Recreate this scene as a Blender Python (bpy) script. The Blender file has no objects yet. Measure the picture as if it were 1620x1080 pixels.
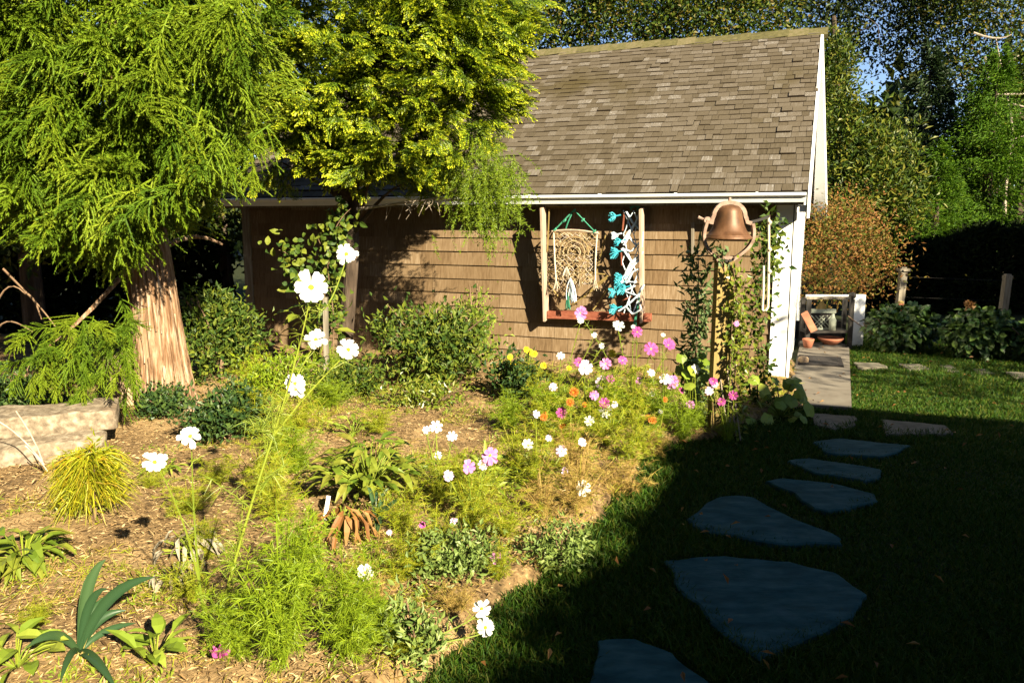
import bpy, math, random
import numpy as np
from mathutils import Vector, Matrix, noise as mnoise

random.seed(5)
rng = np.random.default_rng(11)
SC = bpy.context.scene
COL = SC.collection

# ------------------------------------------------------------------ camera, sky, sun, exposure
CAMH, F_PX, PITCH = 1.7, 1258.0, math.radians(8.73)
cam_d = bpy.data.cameras.new('camera')
cam_d.sensor_width = 36.0
cam_d.lens = F_PX / 1620.0 * 36.0
cam_d.clip_start = 0.05
cam_d.clip_end = 2000
cam = bpy.data.objects.new('camera', cam_d)
cam.location = (0, 0, CAMH)
cam.rotation_euler = (math.radians(90) - PITCH, 0, 0)
COL.objects.link(cam)
SC.camera = cam

SUN_EL = math.radians(28)
SUN_H = np.array([.53, -.848])
SUN_H = SUN_H / np.linalg.norm(SUN_H)
SUN_DIR = Vector((SUN_H[0] * math.cos(SUN_EL), SUN_H[1] * math.cos(SUN_EL), math.sin(SUN_EL)))
world = bpy.data.worlds.new('World')
SC.world = world
world.use_nodes = True
wn = world.node_tree
sky = wn.nodes.new('ShaderNodeTexSky')
sky.sky_type = 'NISHITA'
sky.sun_disc = False
sky.sun_elevation = SUN_EL
sky.sun_rotation = math.atan2(SUN_H[0], SUN_H[1])
sky.air_density = 0.6
sky.dust_density = 0.15
bg = wn.nodes['Background']
bg.inputs['Strength'].default_value = 0.05
wn.links.new(sky.outputs['Color'], bg.inputs['Color'])

sun_d = bpy.data.lights.new('sun', 'SUN')
sun_d.energy = 5.0
sun_d.angle = math.radians(0.5)
sun_d.color = (1.0, 0.88, 0.63)
sun = bpy.data.objects.new('sun', sun_d)
sun.rotation_euler = (-SUN_DIR).to_track_quat('-Z', 'Y').to_euler()
sun.location = (6, -8, 12)
COL.objects.link(sun)

SC.view_settings.view_transform = 'Standard'
SC.view_settings.look = 'None'
SC.view_settings.gamma = 1.0
SC.view_settings.use_curve_mapping = False
SC.view_settings.exposure = 2.0
SC.cycles.diffuse_bounces = 1
SC.cycles.transmission_bounces = 4
SC.cycles.max_bounces = 4

# ------------------------------------------------------------------ helpers: space
_cp, _sp = math.cos(PITCH), math.sin(PITCH)
def ray(px, py):
    a = (px - 810) / F_PX
    b = -(py - 540) / F_PX
    return np.array([a, _cp + b * _sp, -_sp + b * _cp])
def gp(px, py, z=0.0):
    """ground point seen at a pixel of the 1620x1080 photograph"""
    v = ray(px, py)
    t = (z - CAMH) / v[2]
    return np.array([v[0] * t, v[1] * t, z])
def at(px, py, Y):
    """point at depth Y seen at a pixel"""
    v = ray(px, py)
    t = Y / v[1]
    return np.array([v[0] * t, Y, CAMH + v[2] * t])
def m_per_px(Y):
    return Y * 1.01 / F_PX

# ------------------------------------------------------------------ helpers: meshes
class Geo:
    def __init__(s):
        s.V = []; s.F = {3: [], 4: []}; s.MI = {3: [], 4: []}; s.A = []; s.n = 0; s.has = False
        s.ng = []
    def add(s, V, F, mi=0, attr=None):
        V = np.asarray(V, dtype=np.float32).reshape(-1, 3)
        F = np.asarray(F, dtype=np.int64)
        k = F.shape[1]
        s.V.append(V)
        s.F[k].append(F + s.n)
        s.MI[k].append(np.full(len(F), mi, dtype=np.int32))
        s.A.append(np.zeros(len(V), dtype=np.float32) if attr is None else np.asarray(attr, dtype=np.float32))
        if attr is not None: s.has = True
        s.n += len(V)
    def ngon(s, V, mi=0):
        V = np.asarray(V, dtype=np.float32).reshape(-1, 3)
        s.V.append(V); s.A.append(np.zeros(len(V), dtype=np.float32))
        s.ng.append((np.arange(len(V)) + s.n, mi))
        s.n += len(V)
    def mesh(s, name, mats, smooth=False, off=None):
        me = bpy.data.meshes.new(name)
        V = np.concatenate(s.V) if s.V else np.zeros((0, 3), np.float32)
        if off is not None: V = V - np.asarray(off, dtype=np.float32)
        me.vertices.add(len(V))
        me.vertices.foreach_set('co', V.astype(np.float32).ravel())
        idx, tot, mi = [], [], []
        for k in (3, 4):
            for f, m in zip(s.F[k], s.MI[k]):
                idx.append(f.ravel()); tot.append(np.full(len(f), k)); mi.append(m)
        for ids, m in s.ng:
            idx.append(ids); tot.append(np.array([len(ids)])); mi.append(np.array([m]))
        idx = np.concatenate(idx); tot = np.concatenate(tot); mi = np.concatenate(mi)
        me.loops.add(len(idx)); me.polygons.add(len(tot))
        me.loops.foreach_set('vertex_index', idx.astype(np.int32))
        st = np.concatenate([[0], np.cumsum(tot)[:-1]])
        me.polygons.foreach_set('loop_start', st.astype(np.int32))
        me.polygons.foreach_set('material_index', mi.astype(np.int32))
        me.polygons.foreach_set('use_smooth', np.full(len(tot), bool(smooth)))
        if s.has:
            a = me.attributes.new('tip', 'FLOAT', 'POINT')
            a.data.foreach_set('value', np.concatenate(s.A))
        for m in (mats if isinstance(mats, (list, tuple)) else [mats]): me.materials.append(m)
        me.update(calc_edges=True)
        return me

def wloc(o):
    p = Vector((0, 0, 0))
    while o is not None:
        p = p + o.location; o = o.parent
    return p
def mk(name, geo, mat, parent=None, smooth=False, local=False):
    """link a Geo as one mesh object; world coordinates unless local"""
    off = None if (parent is None or local) else np.array(wloc(parent))
    me = geo if isinstance(geo, bpy.types.Mesh) else geo.mesh(name, mat, smooth, off)
    o = bpy.data.objects.new(name, me)
    if parent is not None: o.parent = parent
    COL.objects.link(o)
    return o
def tag(o, label=None, cat=None, group=None, kind=None):
    if label: o['label'] = label
    if cat: o['category'] = cat
    if group: o['group'] = group
    if kind: o['kind'] = kind
    return o
def thing(name, loc, label, cat, group=None, rz=0.0):
    o = bpy.data.objects.new(name, None)
    o.empty_display_size = .1
    o.location = Vector([float(c) for c in loc]); o.rotation_euler = (0, 0, rz)
    COL.objects.link(o)
    return tag(o, label, cat, group)

def unit(a):
    a = np.asarray(a, dtype=float)
    return a / (np.linalg.norm(a, axis=-1, keepdims=True) + 1e-9)

BOXF = [(0, 1, 2, 3), (4, 7, 6, 5), (0, 4, 5, 1), (1, 5, 6, 2), (2, 6, 7, 3), (3, 7, 4, 0)]
def box(g, x0, x1, y0, y1, z0, z1, mi=0):
    V = [(x0, y0, z0), (x0, y1, z0), (x1, y1, z0), (x1, y0, z0), (x0, y0, z1), (x0, y1, z1), (x1, y1, z1), (x1, y0, z1)]
    g.add(V, BOXF, mi)
def beam(g, A, B, w, h, up=(0, 0, 1), mi=0):
    """rectangular bar from A to B, w across, h along up"""
    A = np.array(A, float); B = np.array(B, float)
    d = unit(B - A); s = unit(np.cross(d, up)); u = np.cross(s, d)
    V = []
    for P in (A, B):
        V += [P - s * w / 2 - u * h / 2, P - s * w / 2 + u * h / 2, P + s * w / 2 + u * h / 2, P + s * w / 2 - u * h / 2]
    g.add(V, [(0, 1, 2, 3), (4, 7, 6, 5), (0, 4, 5, 1), (1, 5, 6, 2), (2, 6, 7, 3), (3, 7, 4, 0)], mi)
def tube(g, P, R, sides=6, mi=0, cap=True, attr=None):
    P = np.asarray(P, float); n = len(P)
    R = np.full(n, R) if np.isscalar(R) else np.asarray(R, float)
    T = unit(np.gradient(P, axis=0))
    ref = np.array([0, 0, 1.0]) if abs(T[0][2]) < .9 else np.array([1.0, 0, 0])
    S = unit(np.cross(T, ref)); U = np.cross(S, T)
    a = np.linspace(0, 2 * np.pi, sides, endpoint=False)
    V = P[:, None] + R[:, None, None] * (np.cos(a)[None, :, None] * S[:, None] + np.sin(a)[None, :, None] * U[:, None])
    i = np.arange(n - 1)[:, None] * sides; j = np.arange(sides)[None]; j2 = (j + 1) % sides
    Fq = np.stack([i + j, i + j2, i + sides + j2, i + sides + j], -1).reshape(-1, 4)
    g.add(V.reshape(-1, 3), Fq, mi, None if attr is None else np.full(n * sides, attr))
    if cap and sides > 2:
        g.ngon(V[-1], mi); g.ngon(V[0][::-1], mi)
def lathe(g, prof, C, seg=24, mi=0, axis=None):
    """prof: list of (r, z) round the vertical at C"""
    pr = np.array(prof, float); n = len(pr)
    a = np.linspace(0, 2 * np.pi, seg, endpoint=False)
    V = np.stack([pr[:, 0:1] * np.cos(a), pr[:, 0:1] * np.sin(a), np.repeat(pr[:, 1:2], seg, 1)], -1).reshape(-1, 3) + np.array(C)
    i = np.arange(n - 1)[:, None] * seg; j = np.arange(seg)[None]; j2 = (j + 1) % seg
    g.add(V, np.stack([i + j, i + j2, i + seg + j2, i + seg + j], -1).reshape(-1, 4), mi)
def bez(*pts, n=8):
    P = np.array(pts, float); t = np.linspace(0, 1, n)[:, None]
    while True:
        if len(P) == 2: return (1 - t) * P[0] + t * P[1]
        break
    Q = [np.repeat(p[None], n, 0) for p in P]
    while len(Q) > 1: Q = [(1 - t) * a + t * b for a, b in zip(Q[:-1], Q[1:])]
    return Q[0]

def rnd_dirs(n, up=0.0):
    d = rng.normal(size=(n, 3)); d[:, 2] += up
    return unit(d)
def leaves(g, P, D, N, L, W, fold=.25, droop=.15, mi=0, attr=None, wide=.45):
    """many folded two-triangle leaves at once"""
    P = np.asarray(P, float); n = len(P)
    D = unit(D); S = unit(np.cross(D, N)); U = np.cross(S, D)
    L = np.broadcast_to(np.asarray(L, float), (n,))[:, None]; W = np.broadcast_to(np.asarray(W, float), (n,))[:, None]
    tip = P + D * L - U * L * droop
    mid = P + D * L * wide + U * W * fold
    V = np.stack([P, mid + S * W / 2, tip, mid - S * W / 2], 1).reshape(-1, 3)
    b = np.arange(n)[:, None] * 4
    Fc = np.concatenate([b + np.array([0, 1, 2]), b + np.array([0, 2, 3])], 1).reshape(-1, 3)
    g.add(V, Fc, mi, None if attr is None else np.repeat(attr, 4))
def fine_leaves(g, P, D, N, L, W, bend=.3, fold=.2, mi=0, prof=(.35, .95, .85, 0.0)):
    """large leaves: midrib and two halves, three segments, curved"""
    P = np.asarray(P, float); n = len(P)
    D = unit(D); S = unit(np.cross(D, N)); U = np.cross(S, D)
    L = np.broadcast_to(np.asarray(L, float), (n,))[:, None]; W = np.broadcast_to(np.asarray(W, float), (n,))[:, None]
    k = len(prof); rows = []
    for i, w in enumerate(prof):
        t = i / (k - 1)
        c = P + D * L * t * (1 - .25 * bend * t) - U * L * bend * t * t
        rows += [c - S * W * w / 2 + U * W * w * fold, c, c + S * W * w / 2 + U * W * w * fold]
    V = np.stack(rows, 1).reshape(-1, 3)
    b = np.arange(n)[:, None] * (3 * k); Q = []
    for i in range(k - 1):
        Q += [b + np.array([3 * i, 3 * i + 1, 3 * i + 4, 3 * i + 3]), b + np.array([3 * i + 1, 3 * i + 2, 3 * i + 5, 3 * i + 4])]
    g.add(V, np.concatenate(Q, 0), mi)
def blades(g, P, D, L, W, bend=.5, mi=0, seg=2):
    """thin strips curving over under their weight"""
    P = np.asarray(P, float); n = len(P); D = unit(D)
    hz = rnd_dirs(n); hz[:, 2] *= .1; hz = unit(hz)
    S = unit(np.cross(D, hz))
    L = np.broadcast_to(np.asarray(L, float), (n,))[:, None]; W = np.broadcast_to(np.asarray(W, float), (n,))[:, None]
    bd = np.broadcast_to(np.asarray(bend, float), (n,))[:, None]
    side = D.copy(); side[:, 2] = 0
    rows = []
    for i in range(seg + 1):
        t = i / seg
        c = P + D * L * t + (side * .3 - np.array([0, 0, 1.0])) * L * bd * t * t * .6
        if i < seg: rows += [c - S * W / 2 * (1 - .5 * t), c + S * W / 2 * (1 - .5 * t)]
        else: rows += [c]
    V = np.stack(rows, 1); m = V.shape[1]
    b = np.arange(n)[:, None] * m
    for i in range(seg - 1):
        g.add(np.zeros((0, 3)), np.zeros((0, 4), int), mi)
    base = g.n
    g.add(V.reshape(-1, 3), b + np.array([[2 * seg - 2, 2 * seg - 1, 2 * seg]]), mi)
    for i in range(seg - 1):
        Fq = b + np.array([[2 * i, 2 * i + 1, 2 * i + 3, 2 * i + 2]])
        g.F[4].append(Fq + base); g.MI[4].append(np.full(n, mi, dtype=np.int32))

def nz(p, s=1.0, seed=0.0):
    return mnoise.noise(Vector((p[0] * s + seed, p[1] * s + seed * .7, p[2] * s - seed)))

# ------------------------------------------------------------------ helpers: materials
def new_mat(name):
    m = bpy.data.materials.new(name); m.use_nodes = True
    nt = m.node_tree; nt.nodes.clear()
    out = nt.nodes.new('ShaderNodeOutputMaterial')
    return m, nt, out
def node(nt, t, **kw):
    n = nt.nodes.new(t)
    for k, v in kw.items(): setattr(n, k, v)
    return n
def ramp(nt, fac, cols):
    r = nt.nodes.new('ShaderNodeValToRGB'); e = r.color_ramp.elements
    while len(e) < len(cols): e.new(.5)
    for i, c in enumerate(cols):
        if len(c) == 4: e[i].position = c[3]
        else: e[i].position = i / max(1, len(cols) - 1)
        e[i].color = (c[0], c[1], c[2], 1)
    nt.links.new(fac, r.inputs[0])
    return r.outputs[0]
def rand_value(nt):
    gi = node(nt, 'ShaderNodeNewGeometry'); oi = node(nt, 'ShaderNodeObjectInfo')
    a = node(nt, 'ShaderNodeMath', operation='ADD'); f = node(nt, 'ShaderNodeMath', operation='FRACT')
    nt.links.new(gi.outputs['Random Per Island'], a.inputs[0]); nt.links.new(oi.outputs['Random'], a.inputs[1])
    nt.links.new(a.outputs[0], f.inputs[0])
    return f.outputs[0], oi.outputs['Random']
def leaf_mat(name, cols, trans=.3, rough=.45, spec=.35, tip=None, big=.0, tcol=(1.0, 1.1, .5), byobj=0.0):
    """leaf colours picked at random per leaf; tip: colours along the 'tip' attribute"""
    m, nt, out = new_mat(name)
    rv, orv = rand_value(nt)
    if byobj > 0:
        mo = node(nt, 'ShaderNodeMix'); mo.inputs[0].default_value = byobj
        nt.links.new(rv, mo.inputs[2]); nt.links.new(orv, mo.inputs[3]); rv = mo.outputs[0]
    c = ramp(nt, rv, cols)
    if tip:
        at_ = node(nt, 'ShaderNodeAttribute'); at_.attribute_name = 'tip'
        ad = node(nt, 'ShaderNodeMath', operation='ADD'); ad.use_clamp = True
        mr = node(nt, 'ShaderNodeMath', operation='MULTIPLY_ADD')
        nt.links.new(rv, mr.inputs[0]); mr.inputs[1].default_value = .28; mr.inputs[2].default_value = -.14
        nt.links.new(at_.outputs['Fac'], ad.inputs[0]); nt.links.new(mr.outputs[0], ad.inputs[1])
        c = ramp(nt, ad.outputs[0], tip)
    p = node(nt, 'ShaderNodeBsdfPrincipled')
    p.inputs['Roughness'].default_value = rough
    p.inputs['Specular IOR Level'].default_value = spec
    nt.links.new(c, p.inputs['Base Color'])
    if trans > 0:
        t = node(nt, 'ShaderNodeBsdfTranslucent')
        mc = node(nt, 'ShaderNodeMix', data_type='RGBA', blend_type='MULTIPLY')
        mc.inputs[0].default_value = 1.0
        nt.links.new(c, mc.inputs[6]); mc.inputs[7].default_value = (*tcol, 1)
        nt.links.new(mc.outputs[2], t.inputs[0])
        mx = node(nt, 'ShaderNodeMixShader'); mx.inputs[0].default_value = trans
        nt.links.new(p.outputs[0], mx.inputs[1]); nt.links.new(t.outputs[0], mx.inputs[2])
        nt.links.new(mx.outputs[0], out.inputs[0])
    else: nt.links.new(p.outputs[0], out.inputs[0])
    return m
def surf_mat(name, cols, scale=(8, 8, 8), detail=6, rough=.8, bump=.3, bscale=None, spec=.25, rnd=.0, metallic=0.0, dist=.01, blotch=None, distort=0.0):
    """noise coloured solid; scale stretches the grain; rnd mixes a random value per piece into the colour"""
    m, nt, out = new_mat(name)
    tc = node(nt, 'ShaderNodeTexCoord')
    rv, orv = rand_value(nt)
    off = node(nt, 'ShaderNodeVectorMath', operation='SCALE'); off.inputs[0].default_value = (37.1, 21.7, 51.3)
    nt.links.new(rv, off.inputs['Scale'])
    add = node(nt, 'ShaderNodeVectorMath', operation='ADD')
    nt.links.new(tc.outputs['Object'], add.inputs[0]); nt.links.new(off.outputs[0], add.inputs[1])
    mp = node(nt, 'ShaderNodeMapping'); mp.inputs['Scale'].default_value = scale
    nt.links.new(add.outputs[0], mp.inputs[0])
    n1 = node(nt, 'ShaderNodeTexNoise'); n1.inputs['Scale'].default_value = 1; n1.inputs['Detail'].default_value = detail
    n1.inputs['Roughness'].default_value = .62; n1.inputs['Distortion'].default_value = distort
    nt.links.new(mp.outputs[0], n1.inputs['Vector'])
    mr = node(nt, 'ShaderNodeMapRange'); mr.inputs[1].default_value = .28; mr.inputs[2].default_value = .72
    nt.links.new(n1.outputs['Fac'], mr.inputs[0])
    fac = mr.outputs[0]
    if rnd > 0:
        mm = node(nt, 'ShaderNodeMix'); mm.inputs[0].default_value = rnd
        nt.links.new(fac, mm.inputs[2]); nt.links.new(rv, mm.inputs[3]); fac = mm.outputs[0]
    c = ramp(nt, fac, cols)
    if blotch:
        n2 = node(nt, 'ShaderNodeTexNoise'); n2.inputs['Scale'].default_value = blotch[1]; n2.inputs['Detail'].default_value = 4
        nt.links.new(tc.outputs['Object'], n2.inputs['Vector'])
        r2 = node(nt, 'ShaderNodeMapRange'); r2.inputs[1].default_value = blotch[2]; r2.inputs[2].default_value = blotch[2] + .16
        nt.links.new(n2.outputs['Fac'], r2.inputs[0])
        bm = node(nt, 'ShaderNodeMix', data_type='RGBA')
        nt.links.new(r2.outputs[0], bm.inputs[0]); nt.links.new(c, bm.inputs[6]); bm.inputs[7].default_value = (*blotch[0], 1)
        c = bm.outputs[2]
    p = node(nt, 'ShaderNodeBsdfPrincipled')
    p.inputs['Roughness'].default_value = rough; p.inputs['Specular IOR Level'].default_value = spec
    p.inputs['Metallic'].default_value = metallic
    nt.links.new(c, p.inputs['Base Color'])
    if bump > 0:
        b = node(nt, 'ShaderNodeBump'); b.inputs['Strength'].default_value = bump; b.inputs['Distance'].default_value = dist
        nt.links.new(n1.outputs['Fac'], b.inputs['Height']); nt.links.new(b.outputs[0], p.inputs['Normal'])
    nt.links.new(p.outputs[0], out.inputs[0])
    return m

M = {}
M['soil'] = surf_mat('mulch soil', [(.040, .024, .010), (.18, .112, .048), (.36, .245, .115)], (26, 26, 26), 8, .95, .9, dist=.02, blotch=((.31, .205, .095), 2.3, .5))
M['chip'] = leaf_mat('wood chip', [(.045, .026, .011), (.16, .095, .040), (.32, .21, .095), (.46, .34, .18)], 0, .9, .15)
M['lawn'] = surf_mat('lawn ground', [(.006, .010, .002), (.016, .024, .004), (.03, .03, .008)], (9, 9, 9), 8, .95, .8, dist=.02)
M['grass'] = leaf_mat('grass blade', [(.010, .032, .003), (.022, .062, .004), (.042, .085, .006), (.085, .085, .012)], .2, .6, .15)
M['stone'] = surf_mat('bluestone', [(.008, .034, .035), (.020, .064, .065), (.045, .100, .098)], (6, 14, 8), 10, .9, .7, dist=.012, spec=.1, blotch=((.05, .085, .09), 2.6, .64))  # skylight blue and shade darkness are put into the stone colour
M['granite'] = surf_mat('granite block', [(.07, .05, .033), (.19, .15, .105), (.34, .29, .22)], (20, 20, 20), 9, .85, .6, dist=.012, blotch=((.17, .12, .08), 3.5, .6))
M['tanstone'] = surf_mat('tan fieldstone', [(.16, .11, .07), (.30, .21, .13), (.42, .32, .2)], (9, 9, 9), 9, .85, .6, dist=.012)
M['slate'] = surf_mat('weathered paving slab', [(.07, .062, .045), (.12, .108, .08), (.16, .145, .11)], (9, 9, 9), 9, .9, .5, dist=.01, spec=.1)
M['concrete'] = surf_mat('concrete walk', [(.10, .085, .065), (.14, .12, .095), (.17, .15, .12)], (5, 5, 5), 9, .9, .25, dist=.004)
M['wshingle'] = surf_mat('stained wall shingle', [(.074, .046, .023), (.132, .086, .046), (.180, .124, .072), (.29, .22, .15)], (60, 60, 3.2), 7, .85, .5, rnd=.42, dist=.003, spec=.1, blotch=((.085, .055, .028), 1.1, .57))
M['wallback'] = surf_mat('wall boards', [(.03, .02, .012), (.06, .04, .025)], (6, 6, 3), 5, .9, .2)
M['rshingle'] = surf_mat('weathered roof shingle', [(.040, .030, .016, 0), (.068, .053, .033, .3), (.090, .073, .052, .66), (.135, .118, .098, .86), (.28, .27, .265, 1)], (70, 4.5, 70), 7, .85, .5, rnd=.62, dist=.004, blotch=((.05, .037, .012), .9, .56))
M['endgrain'] = surf_mat('dark weathered end grain', [(.018, .011, .007), (.045, .03, .018)], (30, 30, 30), 4, .95, 0)  # dark tone stands in for the shadow and dirt line under each course
M['moss'] = surf_mat('mossy ridge shingle', [(.04, .035, .012), (.09, .08, .03), (.15, .12, .07)], (20, 20, 20), 6, .95, .5, rnd=.4)
M['white'] = surf_mat('white paint', [(.70, .70, .69), (.80, .80, .79), (.82, .82, .81)], (3, 3, 9), 6, .45, .05, spec=.4)
M['gutter'] = surf_mat('gutter aluminium', [(.60, .62, .62), (.72, .74, .74)], (4, 4, 4), 5, .4, .03, spec=.5)
M['graywood'] = surf_mat('grey weathered wood', [(.09, .075, .055), (.17, .145, .11), (.25, .22, .175)], (40, 40, 3), 7, .85, .4, dist=.004)
M['postwood'] = surf_mat('post wood', [(.12, .085, .025), (.22, .155, .05), (.30, .22, .09)], (30, 30, 3), 7, .8, .4, dist=.004)
M['rackwood'] = surf_mat('pale rack wood', [(.26, .18, .13), (.38, .28, .21), (.5, .39, .3)], (30, 30, 3), 7, .75, .3, dist=.003)
M['redwood'] = surf_mat('red sill board', [(.13, .035, .02), (.20, .06, .033), (.27, .10, .06)], (3, 30, 30), 7, .75, .3, dist=.003)
M['bark'] = surf_mat('cedar bark', [(.045, .024, .012), (.16, .085, .042), (.30, .20, .125), (.54, .44, .345)], (34, 34, 1.5), 9, .95, 1.0, dist=.03, distort=.35)
M['darkbark'] = surf_mat('dark bark', [(.022, .015, .010), (.055, .038, .026), (.10, .075, .055)], (16, 16, 3), 8, .95, .8, dist=.02)
M['palebark'] = surf_mat('pale dead wood', [(.14, .11, .085), (.27, .22, .17), (.36, .31, .25)], (10, 10, 3), 6, .9, .4)
M['twig'] = surf_mat('twig', [(.10, .06, .035), (.2, .13, .08)], (10, 10, 10), 4, .9, .2)
M['bell'] = surf_mat('bronze brown bell', [(.06, .028, .012), (.12, .056, .025), (.19, .10, .05)], (14, 14, 5), 8, .5, .25, metallic=.3, spec=.4, dist=.004, blotch=((.05, .035, .022), 6.0, .55))
M['rust'] = surf_mat('pinkish rusted iron', [(.12, .075, .055), (.22, .145, .11), (.31, .22, .175)], (18, 18, 18), 6, .75, .3, dist=.004)
M['iron'] = surf_mat('dark iron', [(.012, .010, .009), (.03, .026, .022)], (10, 10, 10), 5, .6, .1)
M['rope'] = surf_mat('cream rope', [(.42, .37, .28), (.62, .56, .45)], (60, 60, 60), 4, .9, .3)
M['net'] = leaf_mat('ochre and cream cord', [(.20, .13, .05), (.30, .22, .11), (.42, .35, .24), (.36, .30, .28)], 0, .9, .1)
M['greencord'] = leaf_mat('green cord', [(.03, .16, .10), (.05, .24, .15)], 0, .8, .2)
M['paleblue'] = leaf_mat('pale blue cord', [(.42, .52, .60), (.58, .66, .72), (.68, .74, .80)], 0, .8, .2)
M['turq'] = leaf_mat('turquoise yarn', [(.02, .24, .34), (.05, .36, .46), (.12, .48, .56)], .1, .85, .1, tcol=(1, 1, 1))
M['terracotta'] = surf_mat('terracotta', [(.22, .075, .04), (.34, .13, .075)], (8, 8, 8), 5, .85, .2)
M['lattice'] = surf_mat('grey green paint', [(.20, .22, .17), (.30, .32, .26)], (6, 6, 6), 5, .7, .1)
M['mat'] = surf_mat('door mat', [(.018, .015, .014), (.035, .03, .028)], (90, 90, 90), 3, .95, .6)
M['label'] = surf_mat('white plastic tag', [(.75, .75, .72), (.82, .82, .80)], (5, 5, 5), 3, .4, 0)
M['crypt'] = leaf_mat('cryptomeria needles', [(.035, .075, .005), (.085, .150, .008), (.14, .205, .010), (.20, .245, .016)], .2, .6, .15, byobj=.6)
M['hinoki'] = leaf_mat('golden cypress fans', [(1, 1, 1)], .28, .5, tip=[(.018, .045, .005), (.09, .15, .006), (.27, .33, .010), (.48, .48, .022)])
M['thread'] = leaf_mat('gold thread foliage', [(.12, .16, .006), (.23, .245, .008), (.34, .32, .012), (.29, .18, .012)], .25, .5)
M['boxleaf'] = leaf_mat('shrub leaf', [(.025, .055, .010), (.05, .085, .012), (.085, .12, .014), (.15, .17, .02)], .2, .5, .2)
M['darkleaf'] = leaf_mat('dark glossy leaf', [(.012, .035, .010), (.025, .055, .014), (.045, .08, .018), (.07, .11, .02)], .15, .45, .25)
M['peonyleaf'] = leaf_mat('peony leaf', [(.07, .12, .012), (.12, .17, .016), (.17, .20, .022), (.20, .19, .03)], .25, .35, .5)
M['lime'] = leaf_mat('lime green leaf', [(.13, .19, .018), (.18, .25, .025), (.25, .29, .04)], .3, .45)
M['mint'] = leaf_mat('grey green leaf', [(.07, .12, .045), (.11, .165, .06), (.16, .21, .08)], .25, .5)
M['sage'] = leaf_mat('soft green small leaf', [(.09, .14, .03), (.14, .20, .045), (.20, .25, .06)], .25, .5)
M['iris'] = leaf_mat('blue green blade', [(.022, .055, .022), (.035, .075, .028), (.05, .09, .032)], .15, .4, .35)
M['brown'] = leaf_mat('dry brown leaf', [(.12, .05, .015), (.22, .095, .025), (.30, .17, .06)], .2, .6)
M['silver'] = leaf_mat('silver dry leaf', [(.13, .10, .06), (.24, .20, .14), (.32, .29, .22)], .15, .8, .1)
M['cosmos'] = leaf_mat('cosmos thread leaf', [(.12, .19, .008), (.18, .26, .010), (.25, .32, .014)], .35, .5)
M['plume'] = leaf_mat('soft lime plume', [(.10, .17, .008), (.15, .22, .012), (.19, .24, .015)], .3, .5)
M['cosmosy'] = leaf_mat('yellowing cosmos thread leaf', [(.15, .20, .008), (.23, .28, .010), (.33, .36, .018), (.32, .25, .03)], .35, .5)
M['straw'] = leaf_mat('straw cosmos stalk', [(.26, .16, .045), (.36, .24, .07), (.32, .27, .045)], .3, .6)
M['stem'] = leaf_mat('green stem', [(.11, .16, .015), (.19, .22, .02)], 0, .5)
M['petalw'] = leaf_mat('white petal', [(.62, .62, .58), (.70, .70, .64)], .25, .6, .2, tcol=(1, 1, 1))
M['petalp'] = leaf_mat('pink petal', [(.50, .16, .40), (.62, .26, .52)], .25, .6, .2, tcol=(1, 1, 1))
M['petalm'] = leaf_mat('magenta petal', [(.36, .05, .22), (.50, .10, .32)], .25, .6, .2, tcol=(1, 1, 1))
M['petall'] = leaf_mat('lilac petal', [(.58, .40, .62), (.74, .58, .76)], .25, .6, .2, tcol=(1, 1, 1))
M['petalb'] = leaf_mat('blush white petal', [(.74, .62, .70), (.82, .74, .78)], .25, .6, .2, tcol=(1, 1, 1))
M['petalo'] = leaf_mat('orange petal', [(.30, .075, .008), (.42, .13, .015)], .2, .6, .2, tcol=(1, 1, 1))
M['petaly'] = leaf_mat('yellow petal', [(.60, .42, .01), (.70, .52, .03)], .2, .6, .2, tcol=(1, 1, 1))
M['eye'] = leaf_mat('flower eye', [(.45, .28, .01), (.55, .38, .03)], 0, .9)
M['gold'] = leaf_mat('autumn oak leaf', [(.008, .022, .003), (.022, .045, .004), (.05, .08, .006), (.10, .115, .010), (.12, .08, .014)], .2, .55, .2)
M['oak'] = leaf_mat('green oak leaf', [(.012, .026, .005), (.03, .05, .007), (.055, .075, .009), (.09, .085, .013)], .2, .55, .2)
M['darkoak'] = leaf_mat('shaded oak leaf', [(.006, .014, .003), (.015, .028, .005), (.03, .045, .007), (.06, .06, .012)], .2, .6, .15)  # darker green than the other oak leaves
M['rhodo'] = leaf_mat('rhododendron leaf', [(.012, .030, .004), (.04, .07, .006), (.085, .115, .010), (.16, .15, .02)], .2, .5, .25)
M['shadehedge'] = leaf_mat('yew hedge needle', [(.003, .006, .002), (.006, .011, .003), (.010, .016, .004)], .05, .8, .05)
M['rustleaf'] = leaf_mat('rusty leaf', [(.05, .085, .010), (.10, .10, .015), (.19, .10, .025), (.22, .085, .03), (.13, .12, .02)], .2, .6, .2)
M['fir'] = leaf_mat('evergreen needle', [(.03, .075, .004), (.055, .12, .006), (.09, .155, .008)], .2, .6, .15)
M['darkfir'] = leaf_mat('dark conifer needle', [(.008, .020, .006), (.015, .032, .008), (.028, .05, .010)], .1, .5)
M['housewall'] = surf_mat('house clapboard', [(.14, .12, .10), (.2, .17, .14)], (3, 3, 30), 5, .85, .2)

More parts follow.
